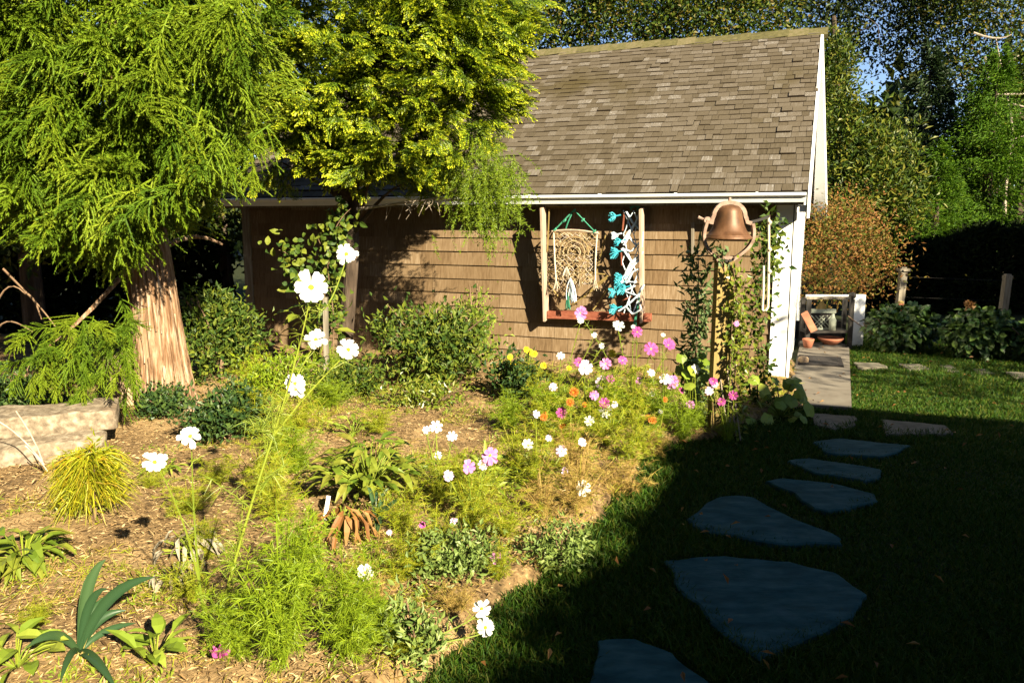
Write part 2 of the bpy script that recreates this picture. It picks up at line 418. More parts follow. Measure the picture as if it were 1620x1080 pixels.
# ------------------------------------------------------------------ shed frame of reference
AZ = math.radians(21.05)
SHED = np.array([2.87, 8.21, 0.0])
WX = np.array([math.cos(AZ), -math.sin(AZ), 0.0])      # along the wall, to the right
NY = np.array([math.sin(AZ), math.cos(AZ), 0.0])       # into the shed
def shed_world(x, y, z):
    return SHED + WX * x + NY * y + np.array([0, 0, z])
def on_wall(px, py, off=0.0):
    """shed-local (x, z) of the pixel on the plane a distance off in front of the front wall"""
    v = ray(px, py); o = np.array([0, 0, CAMH])
    p0 = SHED - NY * off
    t = np.dot(p0 - o, NY) / np.dot(v, NY)
    p = o + v * t - SHED
    return float(np.dot(p, WX)), float(p[2])

# ------------------------------------------------------------------ ground, bed, lawn, walk
EDGE = [gp(560, 1180), gp(690, 1080), gp(780, 992), (gp(872, 905)), gp(945, 835), gp(1003, 770), gp(1048, 705), gp(1105, 690), gp(1170, 692), gp(1235, 660), gp(1280, 640), gp(1262, 600), gp(1300, 480)]
EX = np.array([p[0] for p in EDGE]); EY = np.array([p[1] for p in EDGE])
def edge_x(y):
    return np.interp(y, EY[np.argsort(EY)], EX[np.argsort(EY)])
def bed_h(x, y):
    """height of the mulch bed; falls below the lawn beyond the cut edge"""
    d = edge_x(y) - x + .03 * np.sin(y * 9.0) + .02 * np.sin(y * 23 + 1)
    s = np.clip((d + .02) / .16, 0, 1); s = s * s * (3 - 2 * s)
    return -.07 + s * .13 + .022 * np.sin(x * 2.1 + 1) * np.sin(y * 1.7) * s

g = Geo(); g.add([(-300, -300, -.012), (300, -300, -.012), (300, 300, -.012), (-300, 300, -.012)], [(0, 1, 2, 3)])
tag(mk('ground', g, M['lawn']), 'wide ground under the garden', None, kind='structure')
def sheet(x0, x1, y0, y1, nx, ny, hf):
    xs = np.linspace(x0, x1, nx); ys = np.linspace(y0, y1, ny)
    X, Y = np.meshgrid(xs, ys); Z = hf(X, Y)
    V = np.stack([X, Y, Z], -1).reshape(-1, 3)
    i = np.arange(ny - 1)[:, None] * nx; j = np.arange(nx - 1)[None]
    Fq = np.stack([i + j, i + j + 1, i + nx + j + 1, i + nx + j], -1).reshape(-1, 4)
    return V, Fq
V, Fq = sheet(-9, 3.3, 1.6, 11.5, 200, 170, bed_h)
nv = np.array([nz(v, 6.0) * .018 + nz(v, 17.0, 3) * .012 for v in V])
V[:, 2] += nv * (V[:, 2] > -.03)
g = Geo(); g.add(V, Fq)
tag(mk('mulch_bed', g, M['soil'], smooth=True), 'brown mulched flower bed in front of the shed', None, kind='structure')

# loose chips over the bed
n = 95000
Y = 1.9 + 7.2 * rng.random(n) ** 1.5; X = -4.6 + rng.random(n) * (edge_x(Y) + 4.6 - .02)
k = (np.abs(X) < .70 * Y + .3)
X, Y = X[k], Y[k]; n = len(X)
P = np.stack([X, Y, bed_h(X, Y) + .008 + rng.random(n) * .012], 1)
D = rnd_dirs(n); D[:, 2] *= .25
N = rnd_dirs(n, 2.2)
g = Geo(); sz = .010 + .042 * rng.random(n) ** 2.5
leaves(g, P, D, N, sz, .0035 + sz * (.05 + .12 * rng.random(n)), .05, .1)
tag(mk('wood_chips', g, M['chip']), 'loose shredded bark chips covering the bed', None, kind='stuff')

# lawn grass
g = Geo()
n = 250000
Y = 2.2 + 9.8 * rng.random(n) ** 1.6
ex = edge_x(Y)
X = ex - .10 + rng.random(n) * (.70 * Y + .4 - ex + .1)
k = X < .72 * Y + .3
X, Y = X[k], Y[k]
# keep the paving clear
STONES = [
    ('S', [(930, 1130), (935, 1075), (950, 1012), (1000, 1008), (1060, 1030), (1130, 1080), (1150, 1130)]),
    ('S', [(1050, 882), (1120, 876), (1250, 885), (1330, 905), (1367, 935), (1350, 970), (1290, 1000), (1205, 1038), (1160, 1010), (1110, 965), (1070, 920)]),
    ('S', [(1085, 818), (1130, 787), (1165, 780), (1190, 785), (1260, 820), (1335, 850), (1330, 858), (1230, 857), (1110, 838)]),
    ('S', [(1208, 758), (1240, 754), (1330, 765), (1385, 780), (1388, 790), (1340, 802), (1310, 806), (1285, 800), (1250, 775)]),
    ('S', [(1247, 727), (1280, 723), (1390, 740), (1393, 750), (1370, 758), (1290, 747)]),
    ('S', [(1285, 697), (1330, 692), (1440, 703), (1420, 715), (1390, 720), (1310, 715)]),
    ('S', [(1280, 652), (1355, 657), (1352, 672), (1320, 678), (1290, 670)]),
    ('S', [(1395, 662), (1440, 666), (1495, 671), (1510, 684), (1400, 686)]),
    ('F', [(1352, 572), (1390, 573), (1405, 579), (1360, 581)]),
    ('F', [(1420, 574), (1455, 575), (1475, 583), (1440, 584)]),
    ('F', [(1488, 577), (1505, 577), (1520, 587), (1500, 588)]),
    ('F', [(1538, 582), (1560, 583), (1574, 590), (1550, 591)]),
    ('F', [(1590, 587), (1620, 588), (1635, 596), (1605, 596)]),
]
def inside(poly, X, Y):
    r = np.zeros(len(X), bool); m = len(poly)
    for i in range(m):
        x0, y0 = poly[i][:2]; x1, y1 = poly[(i + 1) % m][:2]
        c = ((y0 > Y) != (y1 > Y)) & (X < (x1 - x0) * (Y - y0) / (y1 - y0 + 1e-12) + x0)
        r ^= c
    return r
WALK = [gp(1250, 614), gp(1283, 646), gp(1347, 650), gp(1345, 600), gp(1343, 549), gp(1266, 546)]
clear = inside(WALK, X, Y)
for _, pl in STONES:
    poly = np.array([gp(*p) for p in pl]); c = poly.mean(0); poly = c + (poly - c) * .91
    clear |= inside(poly, X, Y)
clear |= bed_h(X, Y) > .0
lo = np.dot(np.stack([X, Y], 1) - SHED[:2], WX[:2]); ln = np.dot(np.stack([X, Y], 1) - SHED[:2], NY[:2])
clear |= (lo < .05) & (ln > -.05)
X, Y = X[~clear], Y[~clear]; n = len(X)
patch = np.array([nz((x, y, 0), .9) for x, y in zip(X, Y)])
D = rnd_dirs(n, 2.0); D[:, 2] = np.abs(D[:, 2])
blades(g, np.stack([X, Y, np.full(n, -.01)], 1), D, (.035 + .055 * rng.random(n)) * (1 + .7 * patch), .0022 + .0009 * Y, .5, seg=2)
tag(mk('lawn_grass', g, M['grass']), 'short green lawn grass beside the stepping stones', None, kind='stuff')

n = 130
Y = 2.6 + 8 * rng.random(n); X = edge_x(Y) + rng.random(n) * (.68 * Y - edge_x(Y))
g = Geo(); leaves(g, np.stack([X, Y, .045 + .02 * rng.random(n)], 1), rnd_dirs(n) * [1, 1, .2], rnd_dirs(n, 3), .03 + .03 * rng.random(n), .02, .3, .2)
tag(mk('fallen_leaves', g, M['brown']), 'small brown leaves fallen on the lawn and stones', None, None, 'stuff')
# concrete walk
g = Geo()
top = [np.array([p[0], p[1], .035]) for p in WALK]
g.ngon(top[::1]); m = len(top)
for i in range(m):
    a, b = top[i], top[(i + 1) % m]
    g.add([a, b, b - [0, 0, .05], a - [0, 0, .05]], [(3, 2, 1, 0)])
tag(mk('concrete_walk', g, M['concrete']), 'grey concrete walk along the white side of the shed', None, kind='structure')

slabs = ['bluestone slab nearest the camera, cut off by the bottom of the photo',
         'largest bluestone slab, five sided, second stepping stone from the bottom',
         'hump backed bluestone slab with pale flecks, behind the largest slab',
         'wedge shaped bluestone slab, fourth stepping stone from the bottom',
         'narrow strip of bluestone, fifth stepping stone from the bottom',
         'thin flat bluestone slab, sixth stepping stone from the bottom',
         'small pale slab touching the near end of the concrete walk',
         'pale slab on the lawn just right of the walk end',
         'pale flat stone in the grass beside the far walk, leftmost of the back row',
         'pale flat stone in front of the leafy bush, second of the back row',
         'small pale stone in the grass, middle of the back row',
         'small pale stone in the grass, fourth of the back row',
         'pale stone at the right edge of the photo in the back row']
for (kd, pl), lb in zip(STONES, slabs):
    P = np.array([gp(*p, .03) for p in pl])
    Q = []
    for i in range(len(P)):
        a, b = P[i], P[(i + 1) % len(P)]
        for t in np.linspace(0, 1, 6)[:-1]:
            q = a + (b - a) * t
            Q.append(q + np.array([nz(q, 9), nz(q, 9, 5), 0]) * .025)
    Q = np.array(Q); c = Q.mean(0); m = len(Q)
    inner = c + (Q - c) * .97; inner[:, 2] = .026
    low = Q.copy(); low[:, 2] = -.03; Q[:, 2] = .018
    root = thing('stepping_stone', (c[0], c[1], 0), lb, 'stepping stone', 'stepping stones across the lawn')
    mid = [c + (inner - c) * s for s in (.66, .33)]
    for mm in mid: mm[:, 2] = .026 + np.array([nz(q, 7) for q in mm]) * .008
    rows = [low, Q, inner] + mid
    g = Geo(); V = np.concatenate(rows + [np.array([[c[0], c[1], .027]])])
    i = np.arange(len(rows) - 1)[:, None] * m; j = np.arange(m)[None]; j2 = (j + 1) % m
    g.add(V, np.stack([i + j, i + j2, i + m + j2, i + m + j], -1).reshape(-1, 4))
    b = (len(rows) - 1) * m
    g.F[3].append(np.array([(b + k, b + (k + 1) % m, len(V) - 1) for k in range(m)])); g.MI[3].append(np.zeros(m, np.int32))
    mk('slab', g, M['stone'] if kd == 'S' and pl[0][1] > 690 else M['slate'], root, smooth=False)

# ------------------------------------------------------------------ the shed
L, DEP = 6.87, 5.62
EH = 1.98                       # top of the front wall
RD, RH = 2.81, 4.10
OV = .30                        # eave overhang
slope = np.array([0, RD + OV, RH - 1.97]); SL = np.linalg.norm(slope); sd = slope / SL; snv = np.array([0, -sd[2], sd[1]])
shed = thing('garden_shed', SHED, 'brown shingled garden shed with a steep weathered shingle roof and white corner', 'shed', rz=-AZ)
def sp(name, g, mat, par=None, smooth=False):
    return mk(name, g, mat, par or shed, smooth, local=True)
g = Geo(); box(g, -L, 0, 0, .12, -.05, EH)
wall = sp('wall', g, M['wallback'])
g = Geo(); box(g, -L, -L + .12, .123, DEP, -.05, EH)
sp('wall', g, M['wallback'])
g = Geo(); box(g, -L + .123, -.123, DEP - .12, DEP, -.05, EH); sp('wall', g, M['wallback'])
g = Geo()
nb = 8
for i in range(nb):
    y0 = .123 + (DEP - .123) * i / nb; y1 = .123 + (DEP - .123) * (i + 1) / nb - .006
    box(g, -.12, .012 + .003 * (i % 2), y0, y1, -.05, EH + .02)
w = sp('wall', g, M['white']); tag(w, 'white painted side wall of vertical boards')
# wall shingles
EXPO = .163
course = []
for r in range(13):
    z0 = .02 + r * EXPO; x = -L + .06; rr = random.Random(40 + r)
    while x < -.14:
        wd = min(rr.uniform(.15, .42), -.135 - x)
        if wd > .03: course.append((x, z0, wd, r))
        x += wd
SHM = {}
def wall_shingle_mesh(wd):
    k = round(wd / .03)
    if k not in SHM:
        w_ = max(k, 1) * .03 - .0032
        g = Geo()
        h = EXPO + .02
        V = [(0, -.026, 0), (w_, -.026, 0), (w_, 0, 0), (0, 0, 0), (0, -.006, h), (w_, -.006, h), (w_, 0, h), (0, 0, h)]
        g.add(V, [(3, 2, 1, 0), (4, 5, 6, 7), (0, 1, 5, 4), (1, 2, 6, 5), (2, 3, 7, 6), (3, 0, 4, 7)])
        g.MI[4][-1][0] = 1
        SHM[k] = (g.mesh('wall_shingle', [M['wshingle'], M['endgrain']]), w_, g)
    return SHM[k]
course.sort(key=lambda c: (0 if 3 <= c[3] <= 10 else 1, -c[0]))
gs = Geo(); cnt = 0
for (x, z0, wd, r) in course:
    me, w_, gg = wall_shingle_mesh(wd)
    jx, jz, sc = random.uniform(-.001, .001), random.uniform(-.0018, .0018), wd / (w_ + .0032)
    jy = -.0005 - .004 * random.random() - .001 * (r % 2)
    if z0 + EXPO > EH - .02: jz = min(jz, 0)
    if cnt < 298:
        o = bpy.data.objects.new('wall_shingle', me); o.parent = wall
        o.location = (x + jx, jy, z0 + jz); o.scale = (sc, 1, 1); COL.objects.link(o)
    else:
        V = np.concatenate(gg.V) * np.array([sc, 1, 1]) + np.array([x + jx, jy, z0 + jz])
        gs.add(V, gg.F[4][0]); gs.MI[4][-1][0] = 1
    cnt += 1
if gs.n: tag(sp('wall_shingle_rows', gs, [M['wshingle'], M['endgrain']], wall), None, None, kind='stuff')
# corner boards
g = Geo(); box(g, -.165, .0, -.045, -.001, -.04, EH); box(g, .0, .010, -.030, -.001, -.04, EH, 1); box(g, .012, .036, -.045, .12, -.04, EH)
tag(sp('corner_board', g, [M['white'], M['iron']]), 'white corner board')
g = Geo(); box(g, -L - .02, -L + .10, -.045, -.001, -.04, EH)
tag(sp('corner_board', g, M['graywood']), 'grey weathered corner board')
# fascia, soffit
g = Geo(); box(g, -L - .1, .10, -OV + .02, -OV + .05, EH - .14, EH - .01); sp('fascia', g, M['graywood'])
g = Geo(); box(g, -L - .1, .10, -OV + .051, -.046, EH - .10, EH - .08); sp('soffit', g, M['wallback'])
# roof slabs
def slope_pt(x, s, n_, back=False):
    """point on the front slope: s metres up from the eave, n_ above the deck"""
    p = np.array([x, -OV, 1.97]) + sd * s + snv * n_
    if back: p = np.array([x, 2 * RD - p[1], p[2]])
    return p
XL, XR = -L - .15, .13
for back in (False, True):
    g = Geo()
    V = [slope_pt(x, s, n_, back) for n_ in (-.05, 0) for (x, s) in ((XL, 0), (XR, 0), (XR, SL - .002), (XL, SL - .002))]
    Fb = [(3, 2, 1, 0), (4, 5, 6, 7), (0, 1, 5, 4), (1, 2, 6, 5), (2, 3, 7, 6), (3, 0, 4, 7)]
    g.add(V, [f[::-1] for f in Fb] if back else Fb)
    o = sp('roof', g, M['wallback'] if not back else M['rshingle'])
    if not back: roof = o
NR = 33; RE = SL / NR
RSM = []
ang = math.atan2(sd[2], sd[1])
for k in range(6):
    w_ = .075 + .02 * k
    g = Geo(); h = RE * 1.18; th = .011 + .006 * ((k * 7) % 3) / 2
    V = [(0, 0, 0), (w_ - .004, 0, 0), (w_ - .004, h, 0), (0, h, 0), (0, 0, th), (w_ - .004, 0, th), (w_ - .004, h, .005), (0, h, .005)]
    g.add(V, [(3, 2, 1, 0), (4, 5, 6, 7), (0, 1, 5, 4), (1, 2, 6, 5), (2, 3, 7, 6), (3, 0, 4, 7)])
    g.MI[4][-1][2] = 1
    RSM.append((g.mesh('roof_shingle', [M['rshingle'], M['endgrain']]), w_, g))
tiles = []
for r in range(NR):
    x = XL + .01; rr = random.Random(900 + r)
    while x < XR - .02:
        k = rr.randrange(6); w_ = RSM[k][1]
        sc = 1.0
        if x + w_ > XR: sc = max(.25, (XR - x) / w_)
        tiles.append((r, x, k, sc)); x += w_ * sc
tiles.sort(key=lambda t: (0 if t[1] > -3.7 else 1, t[0] - .0001 * t[1]))
gs = Geo(); R3 = np.array([[1, 0, 0], [0, sd[1], -sd[2]], [0, sd[2], sd[1]]])
for i, (r, x, k, sc) in enumerate(tiles):
    me, w_, gg = RSM[k]
    lift = .006 + .006 * random.random() + (.012 if random.random() < .04 else 0)
    s = max(0.0, r * RE + random.uniform(-.005, .005)) - (.02 if r == 0 else 0)
    p = slope_pt(x, s, lift)
    tilt = random.uniform(-.012, .012)
    if i < 298:
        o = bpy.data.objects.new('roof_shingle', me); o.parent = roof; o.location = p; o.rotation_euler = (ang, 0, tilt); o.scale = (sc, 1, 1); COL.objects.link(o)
    else:
        V = (np.concatenate(gg.V) * np.array([sc, 1, 1])) @ R3.T + p
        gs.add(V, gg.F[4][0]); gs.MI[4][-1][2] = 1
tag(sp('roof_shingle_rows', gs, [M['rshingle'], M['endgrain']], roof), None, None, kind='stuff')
# ridge caps
g = Geo(); V = [(0, -.13, -.115), (0, 0, 0), (0, .13, -.115), (.28, -.13, -.10), (.28, 0, .015), (.28, .13, -.10)]
g.add(V, [(0, 3, 4, 1), (1, 4, 5, 2)])
capm = g.mesh('ridge_cap', M['moss'])
x = XL
while x < XR - .12:
    o = bpy.data.objects.new('ridge_cap', capm); o.parent = roof; o.location = (x, RD, RH + .045 + random.uniform(-.004, .006)); o.rotation_euler = (0, random.uniform(-.03, .03), 0); COL.objects.link(o)
    x += .24
# gable and rakes on the right end
for sgn, xx in ((1, .012), (-1, -L - .012)):
    g = Geo(); y0, y1 = -.02, 2 * RD + .02
    V = [(xx, 0, EH + .02), (xx, 2 * RD, EH + .02), (xx, RD, RH - .12), (xx - sgn * .08, 0, EH + .02), (xx - sgn * .08, 2 * RD, EH + .02), (xx - sgn * .08, RD, RH - .12)]
    g.add(V, [(0, 1, 2), (5, 4, 3)]); g.add(V, [(0, 3, 4, 1), (1, 4, 5, 2), (2, 5, 3, 0)])
    sp('gable_wall', g, M['white'])
for back in (False, True):
    g = Geo(); hh = .26
    for xa, xb in ((XR + .004, XR + .03),):
        a = [slope_pt(xa, -.03, .02, back), slope_pt(xa, SL, .02, back)]
        V = []
        for x_ in (xa, xb):
            for s, dz in ((-.03, 0), (SL, 0), (SL, -hh), (-.03, -hh)):
                p = slope_pt(x_, s, .02, back); ex_ = .19 * (1 - max(s, 0) / SL) if back and x_ == xb else 0
                V.append(p + np.array([ex_, 0, dz * (1.25 if back and s < 0 else 1)]))
        g.add(V, [(0, 1, 2, 3), (7, 6, 5, 4), (0, 4, 5, 1), (1, 5, 6, 2), (2, 6, 7, 3), (3, 7, 4, 0)])
    sp('rake_board', g, M['white'])
g = Geo(); box(g, .04, XR + .05, 2 * RD + OV - .16, 2 * RD + OV + .06, EH - .22, EH - .02); sp('eave_box', g, M['white'])
g = Geo(); box(g, .04, XR + .03, -OV + .02, -OV + .20, EH - .21, EH - .141); sp('eave_box', g, M['white'])
# gutter: K profile
prof = [(-OV + .015, 1.955), (-OV + .015, 1.865), (-OV - .055, 1.865), (-OV - .07, 1.90), (-OV - .075, 1.915), (-OV - .105, 1.93), (-OV - .11, 1.955), (-OV - .10, 1.958), (-OV - .095, 1.94), (-OV - .062, 1.905), (-OV - .05, 1.875), (-OV + .006, 1.875), (-OV + .006, 1.955)]
g = Geo(); x0, x1 = XL - .02, XR - .01
V = [(x, y, z) for x in (x0, x1) for y, z in prof]; m = len(prof)
g.add(V, [(i, (i + 1) % m, m + (i + 1) % m, m + i) for i in range(m)])
gut = sp('gutter', g, M['gutter'])
g = Geo(); g.ngon([(x1 + .001, y, z) for y, z in prof[:7]]); g.ngon([(x0 - .001, y, z) for y, z in prof[:7]][::-1]); sp('end_cap', g, M['gutter'], gut)
g = Geo(); box(g, 0, .02, -.10, .03, -.006, .004); hm = g.mesh('bracket', M['gutter'])
for k in range(9):
    o = bpy.data.objects.new('bracket', hm); o.parent = gut; o.location = (-.35 - k * .8, -OV, 1.962); COL.objects.link(o)

# ------------------------------------------------------------------ house whose shade falls across the lawn (behind the camera, to the right)
def house():
    # eave line parallel to the shed's gable side
    he = 3.9
    s = he / math.tan(SUN_EL)
    P0 = np.array([.73, 4.4]) + SUN_H * s
    rx = np.array([WX[0], WX[1]])                    # away from the garden
    root = thing('main_house', (P0[0], P0[1], 0), 'large clapboard house whose eave shades the lawn', 'house', rz=-AZ)
    y0, y1, wdt = -9.0, 3.3, 9.0
    g = Geo(); box(g, .4, wdt - .4, y0 + .3, y1 - .3, -.05, he - .05); mk('wall', g, M['housewall'], root, local=True)
    rz_ = he + (wdt / 2) * math.tan(math.radians(28))
    g = Geo()
    V = [(0, y0, he), (wdt / 2, y0 + wdt / 2, rz_), (wdt, y0, he), (0, y1, he), (wdt / 2, y1 - wdt / 2, rz_), (wdt, y1, he)]
    g.add(V, [(0, 1, 4, 3), (1, 2, 5, 4), (0, 3, 5, 2)]); g.add(V, [(0, 2, 1), (3, 4, 5)])
    mk('roof', g, M['rshingle'], root, local=True)
    r = np.random.default_rng(17); n = 2600
    cl = r.uniform(y0, y1, 60); k = r.integers(0, 60, n)
    P = np.stack([-.02 + r.normal(size=n) * .10, cl[k] + r.normal(size=n) * .16, he + .02 + np.abs(r.normal(size=n)) * .12 * r.random(60)[k] - .06], 1)
    g = Geo(); leaves(g, P, unit(r.normal(size=(n, 3))), unit(r.normal(size=(n, 3))), .09, .06); mk('gutter_vine', g, M['oak'], root, local=True)  # leaf clumps added along the eave to roughen its shadow edge
house()
gr_ = thing('garage', (13.6, 8.9, 0), 'tall outbuilding beyond the right edge shading the back hedge', 'building')  # unseen volume, added so its shadow darkens the back hedge
g = Geo(); box(g, 9.9, 18, 7.7, 10.2, -.05, 4.2); mk('wall', g, M['housewall'], gr_)
g = Geo(); V = [(9.7, 7.5, 4.19), (18.2, 7.5, 4.19), (18.2, 10.4, 4.19), (9.7, 10.4, 4.19), (9.7, 8.95, 5.0), (18.2, 8.95, 5.0)]
g.add(V, [(0, 1, 5, 4), (2, 3, 4, 5)]); g.add(V, [(0, 4, 3), (1, 2, 5)]); mk('roof', g, M['rshingle'], gr_)

# ------------------------------------------------------------------ big trees
def at_ground(px, py):
    p = gp(px, py); return np.array([p[0], p[1], float(bed_h(p[0], p[1])) if p[0] < edge_x(p[1]) else 0.0])

def rot_to(d, roll=0.0, up=Vector((0, 0, 1))):
    """rotation taking local +X along d with local Z as near up as may be"""
    x = Vector([float(c) for c in d]).normalized()
    y = up.cross(x)
    if y.length < 1e-4: y = Vector((0, 1, 0))
    y.normalize(); z = x.cross(y)
    q = Matrix((x, y, z)).transposed().to_quaternion()
    return q @ Matrix.Rotation(roll, 3, 'X').to_quaternion()

def cryptomeria_spray(seed, nb=19):
    r = np.random.default_rng(seed); g = Geo(); Ln = .58
    t = np.linspace(0, 1, 9)
    ax = np.stack([Ln * t * (1 - .12 * t), .05 * np.sin(t * 3 + seed), -.20 * t ** 2 + .05 * t], 1)
    tube(g, ax, .007 * (1 - .7 * t), 4, cap=False)
    def strand(P0, d, ln, drop):
        s = np.linspace(0, 1, 6)[:, None]
        path = P0 + d * ln * s * (1 - .2 * s) + np.array([0, 0, -1.0]) * drop * ln * s ** 1.7
        tube(g, path, .0062 * (1 - .6 * s[:, 0]), 3, cap=False)
        m = int(ln * 165); u = np.sort(r.random(m)) * .97 + .03
        Pm = np.stack([np.interp(u, s[:, 0], path[:, k]) for k in range(3)], 1)
        T = unit(np.gradient(path, axis=0)); Tm = unit(np.stack([np.interp(u, s[:, 0], T[:, k]) for k in range(3)], 1))
        rd = unit(np.cross(Tm, r.normal(size=(m, 3))))
        dd = unit(Tm * .9 + rd * .5)
        leaves(g, Pm, dd, rd, .024 + .010 * r.random(m), .0085, .2, -.15)
    for i in range(nb):
        u = .08 + .92 * i / (nb - 1)
        P0 = np.array([np.interp(u, t, ax[:, k]) for k in range(3)])
        side = (-1) ** i
        d = unit(np.array([.75 + .5 * u, side * (.75 - .45 * u) + r.normal() * .12, .12 + r.normal() * .22]))
        strand(P0, d, .16 + .19 * (1 - u) + .07 * r.random(), .15 + .75 * r.random() ** 1.5)
        if r.random() < .6:
            strand(P0, unit(d + r.normal(size=3) * .6), .11 + .09 * r.random(), .3 + .7 * r.random())
    return g
CR = [cryptomeria_spray(100 + k) for k in range(6)]
CRM = [g.mesh('needle_spray', M['crypt'], smooth=False) for g in CR]
CRV = [(np.concatenate(g.V), g) for g in CR]

def trunk_geo(P, R, sides=44, ridge=.07, seed=0, fr=9.0):
    """trunk with long fibrous ridges"""
    P = np.asarray(P, float); m = len(P)
    a = np.linspace(0, 2 * np.pi, sides, endpoint=False)
    V = np.zeros((m, sides, 3))
    for i in range(m):
        for j in range(sides):
            c, s_ = math.cos(a[j]), math.sin(a[j])
            rr = 1 + ridge * (mnoise.noise(Vector((c * fr, s_ * fr, P[i][2] * .9 + seed))) + .6 * mnoise.noise(Vector((c * fr * 2.3, s_ * fr * 2.3, P[i][2] * 2.1 + seed))))
            V[i, j] = P[i] + R[i] * rr * np.array([c, s_, 0])
    g = Geo()
    i = np.arange(m - 1)[:, None] * sides; j = np.arange(sides)[None]; j2 = (j + 1) % sides
    g.add(V.reshape(-1, 3), np.stack([i + j, i + j2, i + sides + j2, i + sides + j], -1).reshape(-1, 4))
    return g

B = at_ground(268, 655)
cryp = thing('cedar_tree', B, 'large cedar with thick peeling red brown trunk and drooping needle sprays', 'tree')
zz = np.linspace(-.1, 6.0, 50)
tp = np.stack([B[0] - .075 * zz, B[1] + .02 * zz, B[2] + zz], 1)
tr = .205 + .055 * np.exp(-np.maximum(zz, 0) * 3.0) - .022 * zz; tr = np.maximum(tr, .03)
trk = mk('trunk', trunk_geo(tp, tr, 72, .11, 3, 11), M['bark'], cryp, smooth=False)
# loose bark ribbons hugging the trunk
for k in range(46):
    a0 = rng.uniform(math.pi * 1.0, math.pi * 2.0); z0 = rng.uniform(.05, 1.6); ln = rng.uniform(.2, .6)
    t = np.linspace(0, 1, 6); z = z0 + ln * t
    rad = np.interp(z, zz, tr) * (1.03 + .03 * rng.random()) + .014 * np.abs(t - .4) * rng.random()
    cx = np.interp(z, zz, tp[:, 0]); cy = np.interp(z, zz, tp[:, 1])
    w_ = rng.uniform(.03, .075); V = []
    for i in range(6):
        for da in (-w_, 0, w_):
            r_ = rad[i] + (.006 if da == 0 else 0)
            V.append((cx[i] + r_ * math.cos(a0 + da * (1 - .5 * abs(t[i] - .5))), cy[i] + r_ * math.sin(a0 + da), B[2] + z[i]))
    g = Geo(); Q = []
    for i in range(5):
        for j in range(2): Q.append((3 * i + j, 3 * i + j + 1, 3 * i + j + 4, 3 * i + j + 3))
    g.add(V, Q); mk('bark_strip', g, M['bark'], trk)

def crown_profile(z):
    """radius of the cedar crown at a height above the base"""
    return np.interp(z, [1.15, 1.5, 2.0, 3.0, 4.5, 6.4], [1.0, 1.22, 1.30, 1.25, .95, .1])
def put_sprays(tree, base, items, meshes, geos, mat, name, limit=300):
    """items: (pos, dir, scale, roll, variant); the largest in view as objects and the rest joined"""
    gs = Geo()
    for i, (p, d, sc, roll, k) in enumerate(items):
        q = rot_to(d, roll)
        if i < limit:
            o = bpy.data.objects.new(name, meshes[k]); o.parent = tree
            o.location = Vector([float(c) for c in p]) - tree.location; o.rotation_mode = 'QUATERNION'; o.rotation_quaternion = q; o.scale = (sc,) * 3
            COL.objects.link(o)
        else:
            Rm = np.array(q.to_matrix()); V = geos[k][0] * sc @ Rm.T + p
            G_ = geos[k][1]; off = gs.n
            gs.V.append(V.astype(np.float32)); gs.A.append(np.concatenate(G_.A)); gs.has = gs.has or G_.has
            for kk in (3, 4):
                for f, mi in zip(G_.F[kk], G_.MI[kk]): gs.F[kk].append(f + off); gs.MI[kk].append(mi)
            gs.n += len(V)
    if gs.n:
        o = mk('foliage_mass', gs, mat, tree); tag(o, None, None, None, 'stuff')
items = []
for k in range(700):
    z = 1.12 + 4.9 * rng.random() ** 1.55
    front = k < 560
    th = rng.uniform(math.pi * 1.02, math.pi * 2.05) if front else rng.uniform(0, math.pi)
    R_ = crown_profile(z) * (.62 + .40 * rng.random())
    c = np.array([np.interp(z, zz, tp[:, 0]), np.interp(z, zz, tp[:, 1]), B[2] + z + .12])
    dr = np.array([math.cos(th), math.sin(th), -.15 + .25 * rng.normal()])
    p = c + np.array([math.cos(th), math.sin(th), 0]) * (R_ - .45)
    items.append((p, dr + .38 * rng.normal(size=3), rng.uniform(.75, 1.35), rng.normal() * .4, rng.integers(6)))
# left hand limb that droops below the crown, and skirts in front of the trunk
for px, py, Y, sc in [(150, 500, 6.2, .9), (190, 470, 6.3, 1.0), (110, 530, 6.1, .9), (60, 560, 6.0, .9), (160, 540, 6.0, .8), (205, 500, 6.3, .8), (90, 540, 6.2, .8), (130, 570, 6.0, .8), (120, 490, 6.3, 1.0), (40, 585, 6.0, .7),
                      (150, 620, 5.9, .7), (140, 650, 5.8, .5)] + [(rng.uniform(45, 225), rng.uniform(500, 590), rng.uniform(5.8, 6.3), rng.uniform(.6, .9)) for _ in range(48)]:
    p = at(px, py, Y)
    items.insert(0, (p, np.array([rng.uniform(-.7, .7), -.5, -.4 + .3 * rng.normal()]), sc * .62, rng.normal() * .5, 10 + rng.integers(6)))
for k in range(110):
    px, py = rng.uniform(0, 440), rng.uniform(-10, 330)
    if py > 330 - .3 * abs(px - 250): continue
    p = at(px, py, rng.uniform(5.75, 6.3))
    items.insert(0, (p, np.array([rng.uniform(-.8, .8), -.6, -.35 + .3 * rng.normal()]), rng.uniform(.75, 1.1), rng.normal() * .5, rng.integers(6)))
for k in range(90):
    px = rng.uniform(20, 360); py = rng.uniform(250, 370)
    p = at(px, py, rng.uniform(6.0, 6.6))
    items.insert(0, (p, np.array([rng.uniform(-.4, .4), -.3, -1.0]), rng.uniform(.6, .9), rng.normal() * .6, rng.integers(6)))
def to_px(p):
    d = np.array(p) - np.array([0, 0, CAMH]); z = d[1] * _cp - d[2] * _sp
    return 810 + F_PX * d[0] / z, 540 - F_PX * (d[1] * _sp + d[2] * _cp) / z
